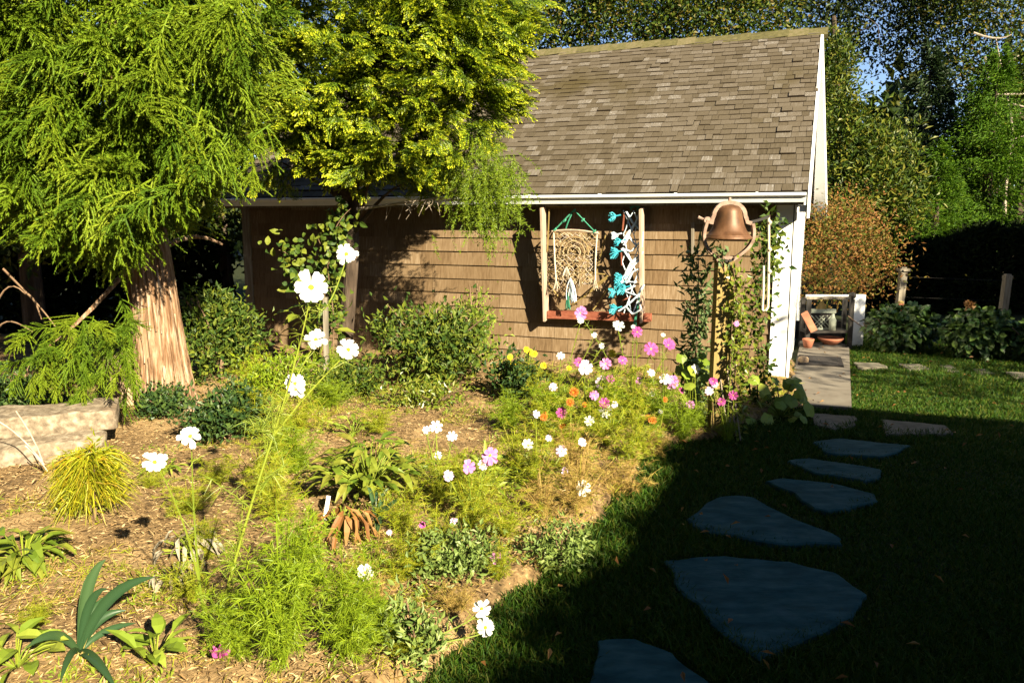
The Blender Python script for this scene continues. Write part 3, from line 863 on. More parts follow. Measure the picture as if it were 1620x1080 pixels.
def low_edge(x):
    return np.interp(x, [-200, 0, 60, 130, 200, 230, 330, 370, 410, 455, 480], [380, 380, 420, 460, 470, 405, 395, 340, 285, 150, 0])
def under_edge(it):
    p, d, sc = it[0], unit(it[1]), it[2]
    for tt in (0, .3, .58):
        q = np.array(p) + d * tt * sc + np.array([0, 0, -1.0]) * (.26 if tt else .12) * sc
        x, y = to_px(q)
        if y > low_edge(x): return True
    return False
nlow = 12
items = [it for k, it in enumerate(items) if it[4] >= 10 or not under_edge(it)]
items = [(p, d, sc, ro, k % 10) for p, d, sc, ro, k in items]
items.sort(key=lambda it: (it[0][1] + (3 if abs(it[0][0]) > .66 * it[0][1] or it[0][2] > CAMH + .30 * it[0][1] else 0)))
put_sprays(cryp, B, items, CRM, CRV, M['crypt'], 'needle_spray', 300)
# limbs of the cedar
for k in range(26):
    z = rng.uniform(1.3, 4.8); th = rng.uniform(0, 2 * math.pi)
    c = np.array([np.interp(z, zz, tp[:, 0]), np.interp(z, zz, tp[:, 1]), B[2] + z])
    r_ = crown_profile(z) * .75
    e = c + np.array([math.cos(th) * r_, math.sin(th) * r_, .1])
    g = Geo(); tube(g, bez(c, (c + e) / 2 + [0, 0, .25], e, n=6), np.linspace(.035, .01, 6), 5); mk('limb', g, M['bark'], cryp)
g = Geo(); tube(g, bez(tp[12] , at(190, 430, 6.6), at(150, 500, 6.1), at(60, 560, 6.0), n=9), np.linspace(.03, .008, 9), 5); mk('limb', g, M['bark'], cryp)

# golden cypress in front of the shed
def hinoki_spray(seed):
    r = np.random.default_rng(seed); g = Geo(); Ln = .40
    P, D, Nn, Lf, Wf, A = [], [], [], [], [], []
    t = np.linspace(0, 1, 7)
    ax = np.stack([Ln * t, .03 * np.sin(t * 4 + seed), -.10 * t ** 2 + .02], 1)
    tube(g, ax, .006 * (1 - .75 * t), 4, cap=False, attr=.1)
    for i in range(15):
        u = .10 + .9 * i / 14; side = (-1) ** i
        P0 = np.array([np.interp(u, t, ax[:, k]) for k in range(3)])
        an = (.95 - .6 * u); d0 = np.array([math.cos(an), side * math.sin(an), r.normal() * .18])
        ln = .05 + .16 * (1 - u) + .03 * r.random()
        m = int(5 + ln * 60)
        for j in range(m):
            s = (j + 1) / m; q = P0 + d0 * ln * s + np.array([0, 0, -.35]) * ln * s * s
            sd_ = (-1) ** j
            d = unit(d0 + sd_ * .75 * np.array([-d0[1], d0[0], 0]) + np.array([0, 0, -.25 * s]) + r.normal(size=3) * .12)
            if j == m - 1: d = unit(d0)
            P.append(q); D.append(d); Nn.append([r.normal() * .35, r.normal() * .35, 1]); Lf.append(.030 + .022 * r.random() * (1.2 - s)); Wf.append(.015 + .006 * r.random())
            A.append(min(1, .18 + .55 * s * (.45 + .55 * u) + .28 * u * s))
    leaves(g, np.array(P), np.array(D), np.array(Nn), np.array(Lf), np.array(Wf), .15, .25, attr=np.array(A), wide=.6)
    return g
HR = [hinoki_spray(300 + k) for k in range(6)]
HRM = [g.mesh('fan_spray', M['hinoki']) for g in HR]
HRV = [(np.concatenate(g.V), g) for g in HR]
T0 = at(540, 560, 8.5); T0[2] = float(bed_h(T0[0], T0[1]))
hin = thing('golden_cypress', T0, 'golden cypress with yellow tipped fan foliage leaning over the shed gutter', 'tree')
hz_ = np.linspace(-.1, 4.6, 26)
hp = np.stack([T0[0] + .05 * np.sin(hz_ * 1.3) + .075 * hz_, T0[1] + .02 * hz_, T0[2] + hz_], 1)
mk('trunk', trunk_geo(hp, np.maximum(.02, .085 - .015 * hz_), 20, .15, 9, 3), M['darkbark'], hin)
CC = [(at(610, 90, 8.1), (1.15, .85, .95)), (at(695, 130, 7.9), (.68, .6, .85)), (at(520, 150, 8.0), (.70, .6, .75)), (at(640, 240, 7.9), (.62, .55, .45)), (at(560, 20, 8.0), (.9, .7, .6)), (at(735, 40, 8.0), (.48, .5, .6)), (at(465, 215, 8.0), (.38, .4, .5)), (at(560, 235, 8.2), (.5, .4, .35)), (at(470, 90, 8.1), (.45, .45, .8)), (at(660, 60, 8.0), (.66, .5, .6))]
items = []
wts = np.array([.21, .15, .11, .10, .09, .11, .06, .06, .09, .11]); tot = 1500
for (c, rr), w_ in zip(CC, wts):
    npad = max(4, int(tot * w_ / 10))
    for k in range(npad):
        d = rng.normal(size=3); d[1] -= .8; d[0] += .15; d = unit(d)
        pc_ = c + d * np.array(rr) * (.62 + .42 * rng.random() ** .6)
        for j in range(10):
            p = pc_ + rng.normal(size=3) * np.array([.14, .13, .075])
            out = unit(d * np.array([1, .9, .2]) + np.array([.12, -.25, -.12]) + .35 * rng.normal(size=3))
            items.append((p - out * .15, out, rng.uniform(.45, .95), rng.normal() * .6, rng.integers(6)))
items.sort(key=lambda it: it[0][1] + (3 if it[0][2] > CAMH + .30 * it[0][1] else 0))
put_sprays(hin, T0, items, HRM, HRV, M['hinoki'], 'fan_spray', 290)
for (c, rr) in CC:
    for k in range(6):
        e = c + rnd_dirs(1)[0] * np.array(rr) * .7
        z = np.clip(e[2] - T0[2] - .5, 1.2, 4.0); s0 = np.array([np.interp(z, hz_, hp[:, i]) for i in range(3)])
        g = Geo(); tube(g, bez(s0, (s0 + e) / 2 + rng.normal(size=3) * .12, e, n=6), np.linspace(.028, .007, 6), 5); mk('limb', g, M['darkbark'], hin)
# bare lower branch with fine twigs, and the soft green plume hanging over the gutter
pl = [at(565, 331, 8.2), at(640, 322, 8.0), at(700, 308, 7.8), at(760, 312, 7.7)]
g = Geo(); tube(g, bez(*pl, n=10), np.linspace(.016, .006, 10), 5)
bp = bez(*pl, n=40)
for k in range(26):
    p = bp[rng.integers(8, 38)]; e = p + np.array([rng.uniform(-.1, .1), rng.uniform(-.1, .05), -rng.uniform(.05, .17)])
    tube(g, bez(p, (p + e) / 2 + rng.normal(size=3) * .02, e, n=4), np.linspace(.004, .0015, 4), 3, cap=False)
mk('bare_branch', g, M['palebark'], hin)
g = Geo()
pc = at(765, 285, 7.7)
for k in range(420):
    st = pc + rng.normal(size=3) * np.array([.17, .14, .19])
    d = unit(np.array([rng.normal() * .5 + .15, -.3 + rng.normal() * .4, -.8 + rng.normal() * .5]))
    ln = rng.uniform(.12, .30); u = rng.random(34)
    P = st + d * ln * u[:, None] + np.array([0, 0, -.10]) * u[:, None] ** 2
    dd = unit(d + rng.normal(size=(34, 3)) * .75)
    leaves(g, P, dd, rnd_dirs(34), .040, .0075, .1, .2)
o = mk('hanging_plume', g, M['plume'], hin); tag(o, 'soft bright green plume hanging over the gutter')

# ------------------------------------------------------------------ broadleaf trees, shrubs
def limbs(g, base, top, r0, n=10, spread=1.0, seed=0):
    r = np.random.default_rng(seed); base = np.array(base, float); top = np.array(top, float)
    mid = (base + top) / 2 + r.normal(size=3) * .06 * np.linalg.norm(top - base)
    path = bez(base - [0, 0, .1], mid, top, n=12)
    tube(g, path, np.linspace(r0, r0 * .25, 12), 8)
    for k in range(n):
        i = r.integers(4, 11); p = path[i]; ln = spread * r.uniform(.4, 1.0)
        e = p + unit(np.array([r.normal(), r.normal(), .5])) * ln
        q = bez(p, (p + e) / 2 + [0, 0, .12 * ln], e, n=6)
        rr = r0 * (1 - i / 13) * .5
        tube(g, q, np.linspace(rr, rr * .3, 6), 5)
        for j in range(2):
            s = q[r.integers(2, 6)]; f = s + unit(r.normal(size=3) + [0, 0, .3]) * ln * .5
            tube(g, bez(s, f, n=4), np.linspace(rr * .4, rr * .12, 4), 4, cap=False)
def crown(g, blobs, n, L, W, clump=.32, per=26, out=.7, seed=0, up=.15, droop=.2):
    """leaves gathered into clumps spread through ellipsoids, with gaps between"""
    r = np.random.default_rng(seed)
    wt = np.array([b[1][0] * b[1][1] * b[1][2] for b in blobs]) ** .67; wt /= wt.sum()
    for (c, rr), w_ in zip(blobs, wt):
        m = max(3, int(n * w_ / per))
        d = unit(r.normal(size=(m, 3))); cc = np.array(c) + d * np.array(rr) * (.45 + .55 * r.random((m, 1)) ** .5)
        o = np.repeat(cc, per, 0) + r.normal(size=(m * per, 3)) * clump * np.repeat(.5 + r.random((m, 1)), per, 0)
        D = unit(np.repeat(d, per, 0) * out + r.normal(size=(m * per, 3)) * .7 + [0, 0, up])
        N = unit(np.repeat(d, per, 0) + r.normal(size=(m * per, 3)) * .8 + [0, 0, .6])
        leaves(g, o, D, N, L * (.6 + .7 * r.random(m * per)), W * (.6 + .7 * r.random(m * per)), .2, droop)
def tree(name, base, top_z, r0, blobs, n, L, W, mat, bark, label, cat='tree', group=None, clump=.32, seed=0, nl=12, spread=1.2, per=26, out=.7):
    root = thing(name, base, label, cat, group)
    g = Geo(); limbs(g, base, np.array([base[0] + .1, base[1], top_z]), r0, nl, spread, seed); mk('trunk', g, bark, root)
    g = Geo(); crown(g, blobs, n, L, W, clump, per, out, seed + 1); mk('crown', g, mat, root)
    return root
def px_blob(px, py, Y, rpx, rpy, ry=None):
    k = m_per_px(Y); return (at(px, py, Y), (rpx * k, ry or rpx * k, rpy * k))

tree('oak_tree', (0.9, 19, 0), 5.2, .22, [px_blob(900, 20, 19, 90, 60), px_blob(980, 40, 18.5, 80, 42), px_blob(840, 30, 19.5, 60, 60), px_blob(930, -50, 19, 110, 60)], 15000, .105, .06, M['gold'], M['darkbark'],
     'golden brown oak rising behind the middle of the shed roof', 'tree', 'trees behind the shed', .30, 21)
tree('oak_tree', (4.0, 19, 0), 5.6, .22, [px_blob(1110, 20, 18.5, 80, 52), px_blob(1190, 30, 19, 60, 55), px_blob(1050, 30, 19.5, 60, 45), px_blob(1140, -60, 19, 120, 60)], 16000, .105, .06, M['gold'], M['darkbark'],
     'autumn oak behind the right half of the roof ridge', 'tree', 'trees behind the shed', .30, 22)
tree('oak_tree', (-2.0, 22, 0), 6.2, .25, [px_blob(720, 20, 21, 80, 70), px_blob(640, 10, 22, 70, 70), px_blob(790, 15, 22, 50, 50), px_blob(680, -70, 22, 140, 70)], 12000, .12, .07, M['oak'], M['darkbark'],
     'dark green oak half hidden behind the golden cypress', 'tree', 'trees behind the shed', .33, 23)
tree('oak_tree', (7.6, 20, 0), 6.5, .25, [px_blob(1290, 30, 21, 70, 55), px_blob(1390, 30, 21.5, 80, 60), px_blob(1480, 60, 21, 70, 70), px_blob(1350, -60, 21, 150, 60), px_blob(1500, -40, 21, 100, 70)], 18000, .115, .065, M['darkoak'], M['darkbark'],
     'tall dark oak past the right end of the roof with sky showing through', 'tree', 'trees behind the shed', .33, 24)
tree('oak_tree', (12.2, 19.5, 0), 6.3, .22, [px_blob(1590, 90, 19.5, 70, 70), px_blob(1540, 130, 20, 60, 50), px_blob(1610, 230, 20, 50, 80), px_blob(1570, -20, 20, 110, 60), px_blob(1680, 100, 20, 80, 150)], 16000, .105, .06, M['gold'], M['darkbark'],
     'olive leaved oak with bare pale branches at the right edge of the photo', 'tree', 'trees behind the shed', .33, 25)
# dead pale branches at the far right
dt = thing('dead_tree', (11.3, 18.3, 0), 'leafless dead tree with pale broken branches at the right edge', 'tree')
g = Geo()
tube(g, [(11.3, 18.3, -.1), at(1590, 300, 18.3), at(1602, 200, 18.3), at(1575, 60, 18.3)], [.06, .045, .03, .015], 7)
mk('trunk', g, M['palebark'], dt)
for pts in ([(1575, 150), (1640, 148)], [(1600, 185), (1600, 235), (1604, 240)], [(1540, 52), (1580, 68), (1600, 55)], [(1602, 165), (1625, 170)], [(1558, 90), (1568, 120), (1560, 135)], [(1596, 222), (1625, 214)], [(1585, 110), (1600, 95), (1612, 88)]):
    g = Geo(); P = [at(x, y, 18.2) for x, y in pts]; tube(g, bez(*P, n=6), np.linspace(.024, .010, 6), 5); mk('branch', g, M['palebark'], dt)

def conifer(name, base, h, r, mat, label, n=5200, seed=0, L=.22, low=.25, droop=.35, group=None):
    rr = np.random.default_rng(seed); root = thing(name, base, label, 'tree', group); base = np.array(base, float)
    g = Geo(); tube(g, [base - [0, 0, .1], base + [0, 0, h * .5], base + [0, 0, h * .98]], [.13, .08, .015], 7); mk('trunk', g, M['darkbark'], root)
    g = Geo(); nbr = 90
    for k in range(nbr):
        z = low + (h - low) * (k / nbr) ** .95; R_ = r * (1 - z / h) ** .75 * (.75 + .4 * rr.random()) + .06; th = rr.uniform(0, 2 * np.pi)
        m = int(n / nbr * (R_ / r + .25)); u = rr.random(m) ** .7
        dr = np.array([math.cos(th), math.sin(th), 0]); sv = np.array([-dr[1], dr[0], 0])
        P = base + [0, 0, z] + dr * (R_ * u)[:, None] + sv * (rr.normal(size=m) * .24 * R_ * (.3 + u))[:, None] + np.array([0, 0, 1.0]) * ((.10 - .12 * u * R_) + rr.normal(size=m) * .09)[:, None]
        D = unit(dr + rr.normal(size=(m, 3)) * .55 + [0, 0, .25 - droop])
        leaves(g, P, D, unit(rr.normal(size=(m, 3)) + [0, -.3, 1]), L * (.5 + .7 * rr.random(m)), L * .24, .15, .3)
    mk('crown', g, mat, root)
    return root
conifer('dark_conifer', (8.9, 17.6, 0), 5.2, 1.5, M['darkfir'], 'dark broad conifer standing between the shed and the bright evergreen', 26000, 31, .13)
conifer('evergreen_tree', (9.75, 16.6, 0), 4.9, 2.0, M['fir'], 'sunlit bright green evergreen cone on the right', 46000, 32, .10)
conifer('evergreen_tree', (8.2, 15.6, 0), 3.0, 1.15, M['fir'], 'smaller evergreen in front of the bright cone, left of it', 22000, 33, .085)
conifer('evergreen_tree', (10.7, 15.4, 0), 2.9, 1.2, M['fir'], 'low evergreen at the right edge under the bright cone', 22000, 34, .085)
tree('rhododendron', (6.7, 15.5, 0), 2.4, .07, [px_blob(1330, 240, 15.5, 60, 50), px_blob(1390, 250, 15.5, 50, 52), px_blob(1350, 300, 15.2, 70, 50), px_blob(1420, 310, 15, 40, 60), px_blob(1330, 200, 16, 40, 50)], 12000, .12, .048, M['rhodo'], M['darkbark'],
     'yellow green large leaved shrub just right of the white gable', 'shrub', None, .16, 41, 10, .6, 14)
tree('tall_shrub', (5.9, 16.6, 0), 3.2, .07, [px_blob(1315, 140, 16.6, 28, 50), px_blob(1320, 90, 16.8, 25, 30), px_blob(1310, 190, 16.5, 25, 40)], 4800, .11, .045, M['rhodo'], M['darkbark'],
     'narrow yellow leaved shrub peeking past the roof edge', 'shrub', None, .16, 42, 6, .5, 14)
tree('rusty_bush', (5.75, 13.2, 0), 1.3, .05, [px_blob(1330, 390, 13.2, 62, 55), px_blob(1300, 360, 13.4, 35, 45), px_blob(1375, 415, 13, 42, 42), px_blob(1310, 440, 12.8, 45, 30), px_blob(1345, 345, 13.4, 40, 25)], 9500, .065, .03, M['rustleaf'], M['darkbark'],
     'round rust and olive bush above the white gate frame', 'shrub', None, .19, 43, 14, .5, 30)
tree('side_tree', (8.3, 6.5, 0), 4.0, .14, [((8.8, 2.8, 4.5), (1.8, 2.0, 1.3)), ((9.9, 4.8, 4.2), (1.6, 1.8, 1.4))], 2200, .16, .10, M['oak'], M['darkbark'],  # unseen tree, added to break up sunlight on walk and lawn
     'open crowned tree dappling the walk from beyond the right edge', 'tree', None, .30, 26)
tree('overhanging_tree', (-6.0, -2.5, 0), 7, .3, [((-4.5, -1.0, 7.2), (3.4, 3.8, 1.6)), ((-6.5, 2.2, 7.6), (3.2, 3.2, 1.8)), ((-2.8, -4.5, 7.0), (3.2, 3.0, 1.6))], 11000, .42, .28, M['oak'], M['darkbark'],  # unseen canopy, added to cut skylight on the shaded lawn
     'broad tree reaching over the viewer from the left', 'tree', None, .5, 27, 14, 3.0)
for bx_, by_, sd_, lb_ in ((-9.5, 3.0, 71, 'tall dense tree closing the garden on the left'), (-9.0, -4.5, 72, 'tall dense tree behind the viewer on the left'), (-3.0, -9.5, 73, 'tall dense tree behind the viewer')):
    tree('boundary_tree', (bx_, by_, 0), 8, .25, [((bx_, by_, 4.5), (3.4, 3.4, 3.6)), ((bx_, by_, 8.0), (3.0, 3.0, 2.6))], 9000, .42, .26, M['oak'], M['darkbark'], lb_, 'tree', None, .5, sd_)  # unseen trees, added as skylight blockers to deepen the shade
# dark hedge in the shade on the right
def hedge(name, x0, x1, y, d, h0, h1, n, mat, label, seed, L=.12, W=.05):
    r = np.random.default_rng(seed); root = thing(name, ((x0 + x1) / 2, y, 0), label, 'hedge')
    for k in range(int((x1 - x0) / .8)):
        g = Geo(); bx = x0 + .4 + .8 * k; tube(g, [(bx, y, -.1), (bx + .1, y, (h0 + h1) / 3)], [.04, .02], 5); mk('stem', g, M['darkbark'], root)
    x = x0 + (x1 - x0) * r.random(n); hh = h0 + (h1 - h0) * (x - x0) / (x1 - x0) + .25 * np.array([mnoise.noise(Vector((float(q), seed, 0))) for q in x])
    P = np.stack([x, y + d * (r.random(n) - .5), hh * r.random(n) ** .8], 1)
    g = Geo(); leaves(g, P, unit(r.normal(size=(n, 3)) + [0, -.3, .2]), unit(r.normal(size=(n, 3)) + [0, -.6, .6]), L * (.6 + .8 * r.random(n)), W, .2, .2); mk('foliage', g, mat, root)
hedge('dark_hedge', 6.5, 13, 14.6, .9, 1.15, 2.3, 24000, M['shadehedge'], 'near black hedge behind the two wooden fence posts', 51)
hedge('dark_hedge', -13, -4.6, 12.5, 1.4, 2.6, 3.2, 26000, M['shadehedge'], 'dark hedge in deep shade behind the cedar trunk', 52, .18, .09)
r_ = np.random.default_rng(58); n = 34000
th = r_.uniform(-.15, math.pi + .15, n); rd_ = r_.uniform(34, 42, n)
P = np.stack([rd_ * np.cos(th) * 1.25, rd_ * np.sin(th), 8.5 * r_.random(n) ** .8 * (.75 + .35 * np.sin(th * 23) * np.sin(th * 57 + 1))], 1)
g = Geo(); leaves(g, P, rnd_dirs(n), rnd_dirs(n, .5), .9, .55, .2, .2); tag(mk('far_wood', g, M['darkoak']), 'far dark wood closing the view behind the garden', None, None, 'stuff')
tree('shade_tree', (-6.4, 10.6, 0), 4.2, .16, [((-6.6, 10.6, 3.2), (1.6, 1.2, 1.4)), ((-5.4, 10.9, 3.6), (1.3, 1.0, 1.4)), ((-7.2, 10.2, 2.0), (1.2, 1.0, .9))], 8000, .14, .07, M['oak'], M['darkbark'],
     'dark leafy tree in shade behind the cedar on the left', 'tree', None, .25, 53)
tree('shade_tree', (-4.6, 12.9, 0), 4.6, .16, [((-4.4, 12.9, 3.4), (1.7, 1.2, 1.6)), ((-3.0, 13.8, 4.3), (1.6, 1.2, 1.3)), ((-4.8, 12.6, 2.0), (1.2, 1.0, .9))], 8000, .14, .07, M['oak'], M['darkbark'],
     'dark leafy tree filling the gap between the cedar and the golden cypress', 'tree', None, .25, 54)

def shrub(name, px, py, label, w, h, n, L, W, mat, cat='shrub', group=None, seed=0, lumps=7, stems=9, up=.5, Y=None, clump=.07, per=16):
    """dome of clumped leaves on thin stems standing on the bed"""
    r = np.random.default_rng(seed)
    b = at_ground(px, py)
    root = thing(name, b, label, cat, group)
    g = Geo(); ends = []
    for k in range(stems):
        th = r.uniform(0, 2 * np.pi); e = b + np.array([math.cos(th) * w * .38 * r.random(), math.sin(th) * w * .38 * r.random(), h * r.uniform(.55, .9)])
        tube(g, bez(b - [0, 0, .03], b + [0, 0, h * .3] + (e - b) * .2, e, n=5), np.linspace(.012, .004, 5) * (h + .4), 4); ends.append(e)
    mk('stem', g, M['twig'], root)
    blobs = []
    for k in range(lumps):
        th = r.uniform(0, 2 * np.pi); q = r.random() ** .6
        blobs.append((b + np.array([math.cos(th) * q * w * .33, math.sin(th) * q * w * .33, h * (.22 + .52 * r.random() * (1 - .35 * q))]), (w * .22, w * .22, h * .22)))
    g = Geo(); crown(g, blobs, n, L, W, clump, per, .7, seed + 3, up); mk('foliage', g, mat, root)
    return root
shrub('wall_shrub', 690, 612, 'wide dark green shrub with lime tips against the shed wall', 1.50, .88, 4200, .075, .034, M['boxleaf'], seed=61, lumps=18, clump=.085)
o = shrub('wall_shrub', 752, 600, 'upright lime green shoot at the right of the wall shrub', .42, 1.12, 900, .05, .025, M['lime'], seed=62, lumps=6)
shrub('leafy_shrub', 352, 610, 'mid green shrub between the cedar trunk and the shed corner', .95, 1.15, 3600, .07, .03, M['boxleaf'], seed=63, lumps=10)
shrub('glossy_shrub', 365, 705, 'low glossy dark green shrub behind the white flower at left', .62, .50, 2600, .05, .026, M['darkleaf'], seed=64, lumps=9, clump=.05)
shrub('glossy_shrub', 262, 668, 'small dark shrub at the foot of the cedar trunk', .50, .26, 1400, .045, .024, M['darkleaf'], seed=65, lumps=6, clump=.05)
shrub('leafy_shrub', 30, 668, 'dark small leaved shrub behind the granite blocks', .85, .50, 2600, .05, .024, M['darkleaf'], seed=66, lumps=8)
shrub('leafy_shrub', 455, 640, 'loose green shrub in front of the stake by the wall', .85, .50, 2200, .05, .018, M['cosmos'], seed=67, lumps=9)
shrub('leafy_shrub', 560, 640, 'low spreading green shrub left of the wall shrub', .75, .36, 1800, .05, .025, M['boxleaf'], seed=68, lumps=8)
shrub('low_plant', 690, 655, 'low yellowing plants in front of the wall shrub', .95, .20, 1500, .05, .022, M['peonyleaf'], seed=69, lumps=10)
shrub('low_plant', 815, 640, 'dark low plant beneath the yellow daisies', .55, .40, 1300, .06, .03, M['darkleaf'], seed=70, lumps=7)
shrub('snapdragon_mound', 720, 925, 'pale green mound of small leaves in the middle foreground', .50, .24, 1700, .034, .016, M['sage'], 'plant', 'small leaved mounds by the bed edge', 71, 12, 9, clump=.035)
shrub('snapdragon_mound', 885, 900, 'small grey green mound nearest the grass edge', .33, .24, 1000, .034, .016, M['sage'], 'plant', 'small leaved mounds by the bed edge', 72, 8, 8, clump=.035)
shrub('snapdragon_mound', 657, 1056, 'grey green leafy clump at the bottom of the bed, left of the grass', .25, .24, 700, .036, .016, M['sage'], 'plant', 'small leaved mounds by the bed edge', 73, 6, 7, clump=.035)
shrub('gold_cypress_shrub', 150, 838, 'dwarf gold thread cypress with yellow stringy foliage beside granite blocks', .38, .40, 260, .05, .01, M['thread'], seed=74, lumps=6)
# its hanging threads
b = at_ground(150, 838); g = Geo(); n = 2300
th = rng.uniform(0, 2 * np.pi, n); rr_ = .02 + .10 * rng.random(n)
P = np.stack([b[0] + rr_ * np.cos(th), b[1] + rr_ * np.sin(th), b[2] + .12 + .26 * rng.random(n) ** .8], 1)
D = np.stack([np.cos(th) + .5 * rng.normal(size=n), np.sin(th) + .5 * rng.normal(size=n), .2 + .6 * rng.normal(size=n)], 1)
blades(g, P, D, .05 + .09 * rng.random(n), .006, 1.3, seg=3)
root = [o for o in bpy.data.objects if o.name == 'gold_cypress_shrub'][0]
mk('thread_foliage', g, M['thread'], root)
g = Geo()
for s, c in ((.30, (150, 700)), (.22, (120, 720)), (.25, (185, 745))):
    e = at(c[0], c[1], b[1] - .05); p = bez(b + [0, 0, .2], (b + e) / 2 + [0, 0, .12], e, n=8); tube(g, p, .004, 3)
    for q in p[2:]:
        for k in range(5): leaves(g, [q], [unit(rng.normal(size=3) + [0, 0, .7])], [[0, -1, .3]], .06, .008)
mk('shoot', g, M['thread'], root)

# ------------------------------------------------------------------ rocks
def rock(name, c, size, rz, label, mat, seed, cat='stone', group=None, rough=.06, pw=5.0, tilt=(0, 0)):
    nsub = 22; g = Geo(); u = np.linspace(-1, 1, nsub + 1)
    for ax in range(3):
        for sg in (-1, 1):
            A, Bv = np.meshgrid(u, u); V = np.zeros((nsub + 1, nsub + 1, 3)); V[..., ax] = sg; V[..., (ax + 1) % 3] = A; V[..., (ax + 2) % 3] = Bv * sg
            V = V.reshape(-1, 3); nrm = (np.abs(V) ** pw).sum(1, keepdims=True) ** (1 / pw); V = V / nrm
            Nv = unit(V / np.array(size)); V = V * np.array(size) / 2; ms = min(size)
            V = V + Nv * np.array([[rough * ms * (1.3 * nz(v, 5.0, seed) + .6 * nz(v, 13.0, seed) + .3 * nz(v, 34.0, seed))] for v in V])
            i = np.arange(nsub)[:, None] * (nsub + 1); j = np.arange(nsub)[None]
            g.add(V, np.stack([i + j, i + j + 1, i + nsub + 2 + j, i + nsub + 1 + j], -1).reshape(-1, 4))
    o = mk(name, g, mat); o.location = Vector([float(q) for q in c]); o.rotation_euler = (tilt[0], tilt[1], rz)
    return tag(o, label, cat, group)
p = at(88, 690, 5.55); rock('granite_block', (p[0] - .06, p[1] + .08, .27), (.86, .46, .15), .42, 'long pale granite block on top, streaked with shadow', M['granite'], 3, 'stone block', 'granite blocks at left', .10, 14)
p = at(45, 735, 5.2); rock('granite_block', (p[0] - .02, p[1] + .15, .11), (.50, .34, .18), .5, 'bright lower granite block nearest the gold cypress', M['granite'], 8, 'stone block', 'granite blocks at left', .12, 9)
p = at(130, 722, 5.3); rock('granite_block', (p[0] - .22, p[1] + .16, .10), (.56, .40, .19), .42, 'lower granite block half hidden by gold foliage', M['granite'], 12, 'stone block', 'granite blocks at left', .12, 9)
p = at_ground(190, 652); rock('standing_stone', (p[0], p[1] + .1, .20), (.30, .24, .62), .75, 'upright tan stone leaning at the left of the cedar trunk', M['tanstone'], 15, 'stone', None, .07, 8)
p = gp(1270, 579); rock('round_stone', (p[0], p[1], .075), (.13, .11, .10), .3, 'small round tan stone by the dark door mat', M['tanstone'], 18, 'stone', None, .06, 2.4)
# ------------------------------------------------------------------ things hung on the shed wall
def W_(px, py, off):
    x, z = on_wall(px, py, off); return shed_world(x, -off, z)
rk = thing('wall_rack', W_(940, 505, .05), 'open wooden rack of two pale side boards tilting out from the shed wall', 'rack')
for (xt, yt, xb, yb) in ((859, 328, 864, 506), (1015, 330, 1016, 508)):
    A, Bt = W_(xt, yt, .30), W_(xb, yb, .12)
    g = Geo(); beam(g, A, Bt, .024, .145, NY); mk('side_board', g, M['rackwood'], rk)
A, Bt = W_(852, 326, .20), W_(1028, 322, .20)
g = Geo(); beam(g, A, Bt, .07, .035, (0, 0, 1)); mk('top_bar', g, M['postwood'], rk)
A, Bt = W_(868, 497, .10), W_(1030, 502, .10)
g = Geo(); beam(g, A, Bt, .10, .085, (0, 0, 1)); mk('sill_board', g, M['redwood'], rk)
g = Geo(); beam(g, W_(869, 331, .26), W_(866, 398, .2), .012, .012, NY); mk('stick', g, M['postwood'], rk)
for a, b_ in (((862, 430), (957, 434)), ((866, 445), (884, 470)), ((944, 430), (958, 372)), ((925, 470), (962, 436)), ((905, 482), (960, 440)), ((938, 490), (962, 455))):
    g = Geo(); p0, p1 = W_(*a, .13), W_(*b_, .15); tube(g, bez(p0, (p0 + p1) / 2 + rng.normal(size=3) * .012, p1, n=6), .009, 5); mk('crossed_stick', g, M['postwood'], rk)

def cord(g, pts, r=.004, sides=4, mi=0):
    tube(g, np.array(pts), r, sides, mi, cap=False)
NO = .24
mh = thing('macrame_hanging', W_(910, 400, NO), 'ochre and cream knotted net panel hung by a green cord in the wooden rack', 'wall hanging')
g = Geo(); tube(g, bez(W_(873, 366, NO), W_(910, 360, NO), W_(948, 370, NO), n=8), .011, 6); mk('top_rod', g, M['rackwood'], mh)
g = Geo()
for a, b_, c in (((877, 364), (893, 348), (908, 332)), ((908, 332), (922, 347), (941, 367)), ((895, 362), (900, 346), (906, 336))):
    cord(g, bez(W_(*a, NO), W_(*b_, NO + .01), W_(*c, NO - .03), n=6), .0075)
for c in ((893, 349), (908, 333), (922, 348), (878, 363), (940, 366)):
    q = W_(*c, NO); tube(g, [q + [-.012, 0, -.012], q + [.006, -.01, 0], q + [.012, 0, .014]], .012, 5)
mk('hanger_cord', g, M['greencord'], mh)
g = Geo(); nu, nv_ = 17, 21
rn = np.random.default_rng(77)
grid = np.zeros((nv_, nu, 3))
for i in range(nv_):
    for j in range(nu):
        u, v = j / (nu - 1), i / (nv_ - 1)
        xl, xr = 875 + 3 * v, 946 - 5 * v
        grid[i, j] = W_(xl + (xr - xl) * u + rn.normal() * .8, 366 + 84 * v + rn.normal() * .8 + 6 * u * (1 - v), NO - .02 * math.sin(3 * v) + rn.normal() * .006)
for i in range(nv_ - 1):
    for j in range(nu - 1):
        if (i + j) % 2 == 0:
            cord(g, [grid[i, j], grid[i + 1, j + 1]], .0036, 3)
        else: cord(g, [grid[i, j + 1], grid[i + 1, j]], .0036, 3)
        if rn.random() < .45: cord(g, [grid[i, j], grid[i, j + 1]], .005, 3)
        if rn.random() < .28: q = grid[i, j]; tube(g, [q - [.006, 0, .006], q + [.006, -.006, .006]], .008, 4)
for rad in (10, 17, 23):
    a = np.linspace(math.pi * .95, math.pi * 2.05, 14); cord(g, [W_(908 + rad * math.cos(t), 400 + rad * math.sin(t) * 1.1, NO + .012) for t in a], .006)
